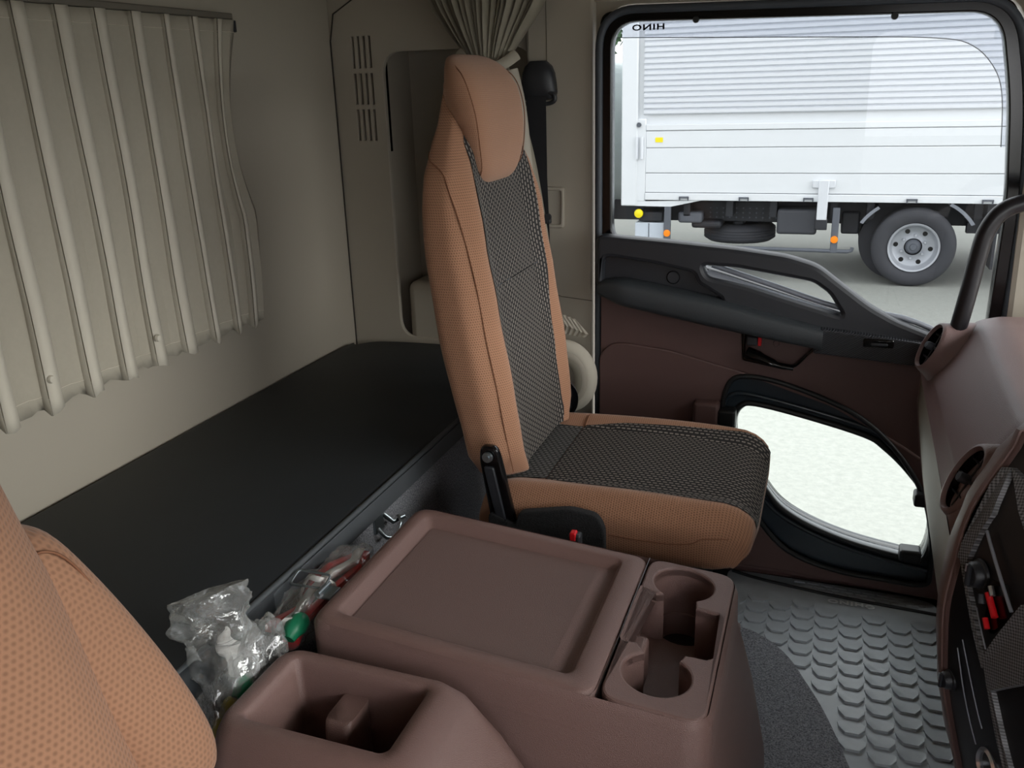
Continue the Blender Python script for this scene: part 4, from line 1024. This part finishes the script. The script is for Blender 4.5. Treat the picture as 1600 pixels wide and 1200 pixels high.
wi = [(0, .0), (.32, .0), (.395, .03), (.395, .2), (.33, .24), (0, .24)]
lathe('inner_tyre', wi, (.70, Y0+.33, -.425), (0, 1, 0), TYRE, tk, 48)
lathe('inner_tyre', wi, (.70, Y0+1.6, -.425), (0, 1, 0), TYRE, tk, 48)
lathe('spare_tyre', [(.2, .0), (.24, .0), (.34, .01), (.385, .04), (.39, .1), (.385, .16), (.34, .195), (.22, .2)], (-.945, Y0+.62, -.49), (0, 0, 1), TYRE, tk, 56, 50)
for dz in (.05, .08, .11, .14): tube('tread_groove', [(-.945+.389*math.cos(a*PI/24), Y0+.62+.389*math.sin(a*PI/24), -.49+dz) for a in range(48)], .004, CHASSIS, tk, n=6, closed=True)
box('spare_carrier', (-1.0, Y0+.4, -.3), (-.88, Y0+.8, -.1), CHASSIS, tk, .02)
for a0, a1 in ((128, 152), (28, 60)):
    V = []; F = []
    for i in range(9):
        a = math.radians(a0+(a1-a0)*i/8); r = .56
        V += [(.815+r*math.cos(a), Y0-.02, -.42+r*math.sin(a)*.86), (.815+r*math.cos(a), Y0+.5, -.42+r*math.sin(a)*.86), (.815+(r+.035)*math.cos(a), Y0-.02, -.42+(r+.035)*math.sin(a)*.86)]
    for i in range(8): q = 3*i; F += [(q, q+1, q+4, q+3), (q, q+3, q+5, q+2)]
    mk('mudguard', V, F, plain('mudguard_grey', (120, 124, 132), .5), tk)
box('mud_flap', (1.52, Y0, -.62), (1.545, Y0+.5, -.1), CHASSIS, tk)
boxes('rear_brace', [((1.3, Y0+.2, -.3), (2.6, Y0+.3, -.2)), ((1.35, Y0+.2, -.2), (1.42, Y0+.3, .0))], CHASSIS, tk)
box('tail_frame', (1.75, Y0+.1, -.3), (2.6, Y0+.6, -.08), CHASSIS, tk, .02)
cb = box('driver_cab', (-4.1, Y0+.0, -.25), (-2.32, Y0+2.2, 1.45), plain('cab_white', (215, 225, 222), .4), tk, .12, 4)
w2 = wheel('front_wheel', -3.4, Y0, -.425, detail=False)
# trees behind
def tree(x, y, h, seed, label):
    t = thing('tree', label, 'tree', (x, y, GZ), 'trees behind the truck')
    tube('trunk', [(x, y, GZ-.05), (x+.1, y, GZ+h*.3), (x, y+.1, GZ+h*.6)], [.18, .13, .08], BARK, t, n=8)
    rnd = random.Random(seed); V, F = [], []
    for i in range(2600):
        a, b = rnd.uniform(0, 2*PI), rnd.uniform(-1, 1); r = rnd.random()**.4
        c = Vector((x+math.cos(a)*math.sqrt(1-b*b)*h*.36*r, y+math.sin(a)*math.sqrt(1-b*b)*h*.36*r, GZ+h*.62+b*h*.4*r))
        u = Vector((rnd.gauss(0, 1), rnd.gauss(0, 1), rnd.gauss(0, 1))).normalized()*.13; w = u.orthogonal().normalized()*.07
        n = len(V); V += [c-u, c+w, c+u, c-w]; F.append((n, n+1, n+2, n+3))
    o = mk('foliage', V, F, LEAF, t, smooth=False); o['kind'] = 'stuff'
tree(-7.5, 24, 6.5, 1, 'dark green tree showing past the front of the white truck')
tree(-2.6, 33, 5.6, 2, 'lower green tree standing behind the white truck cab')
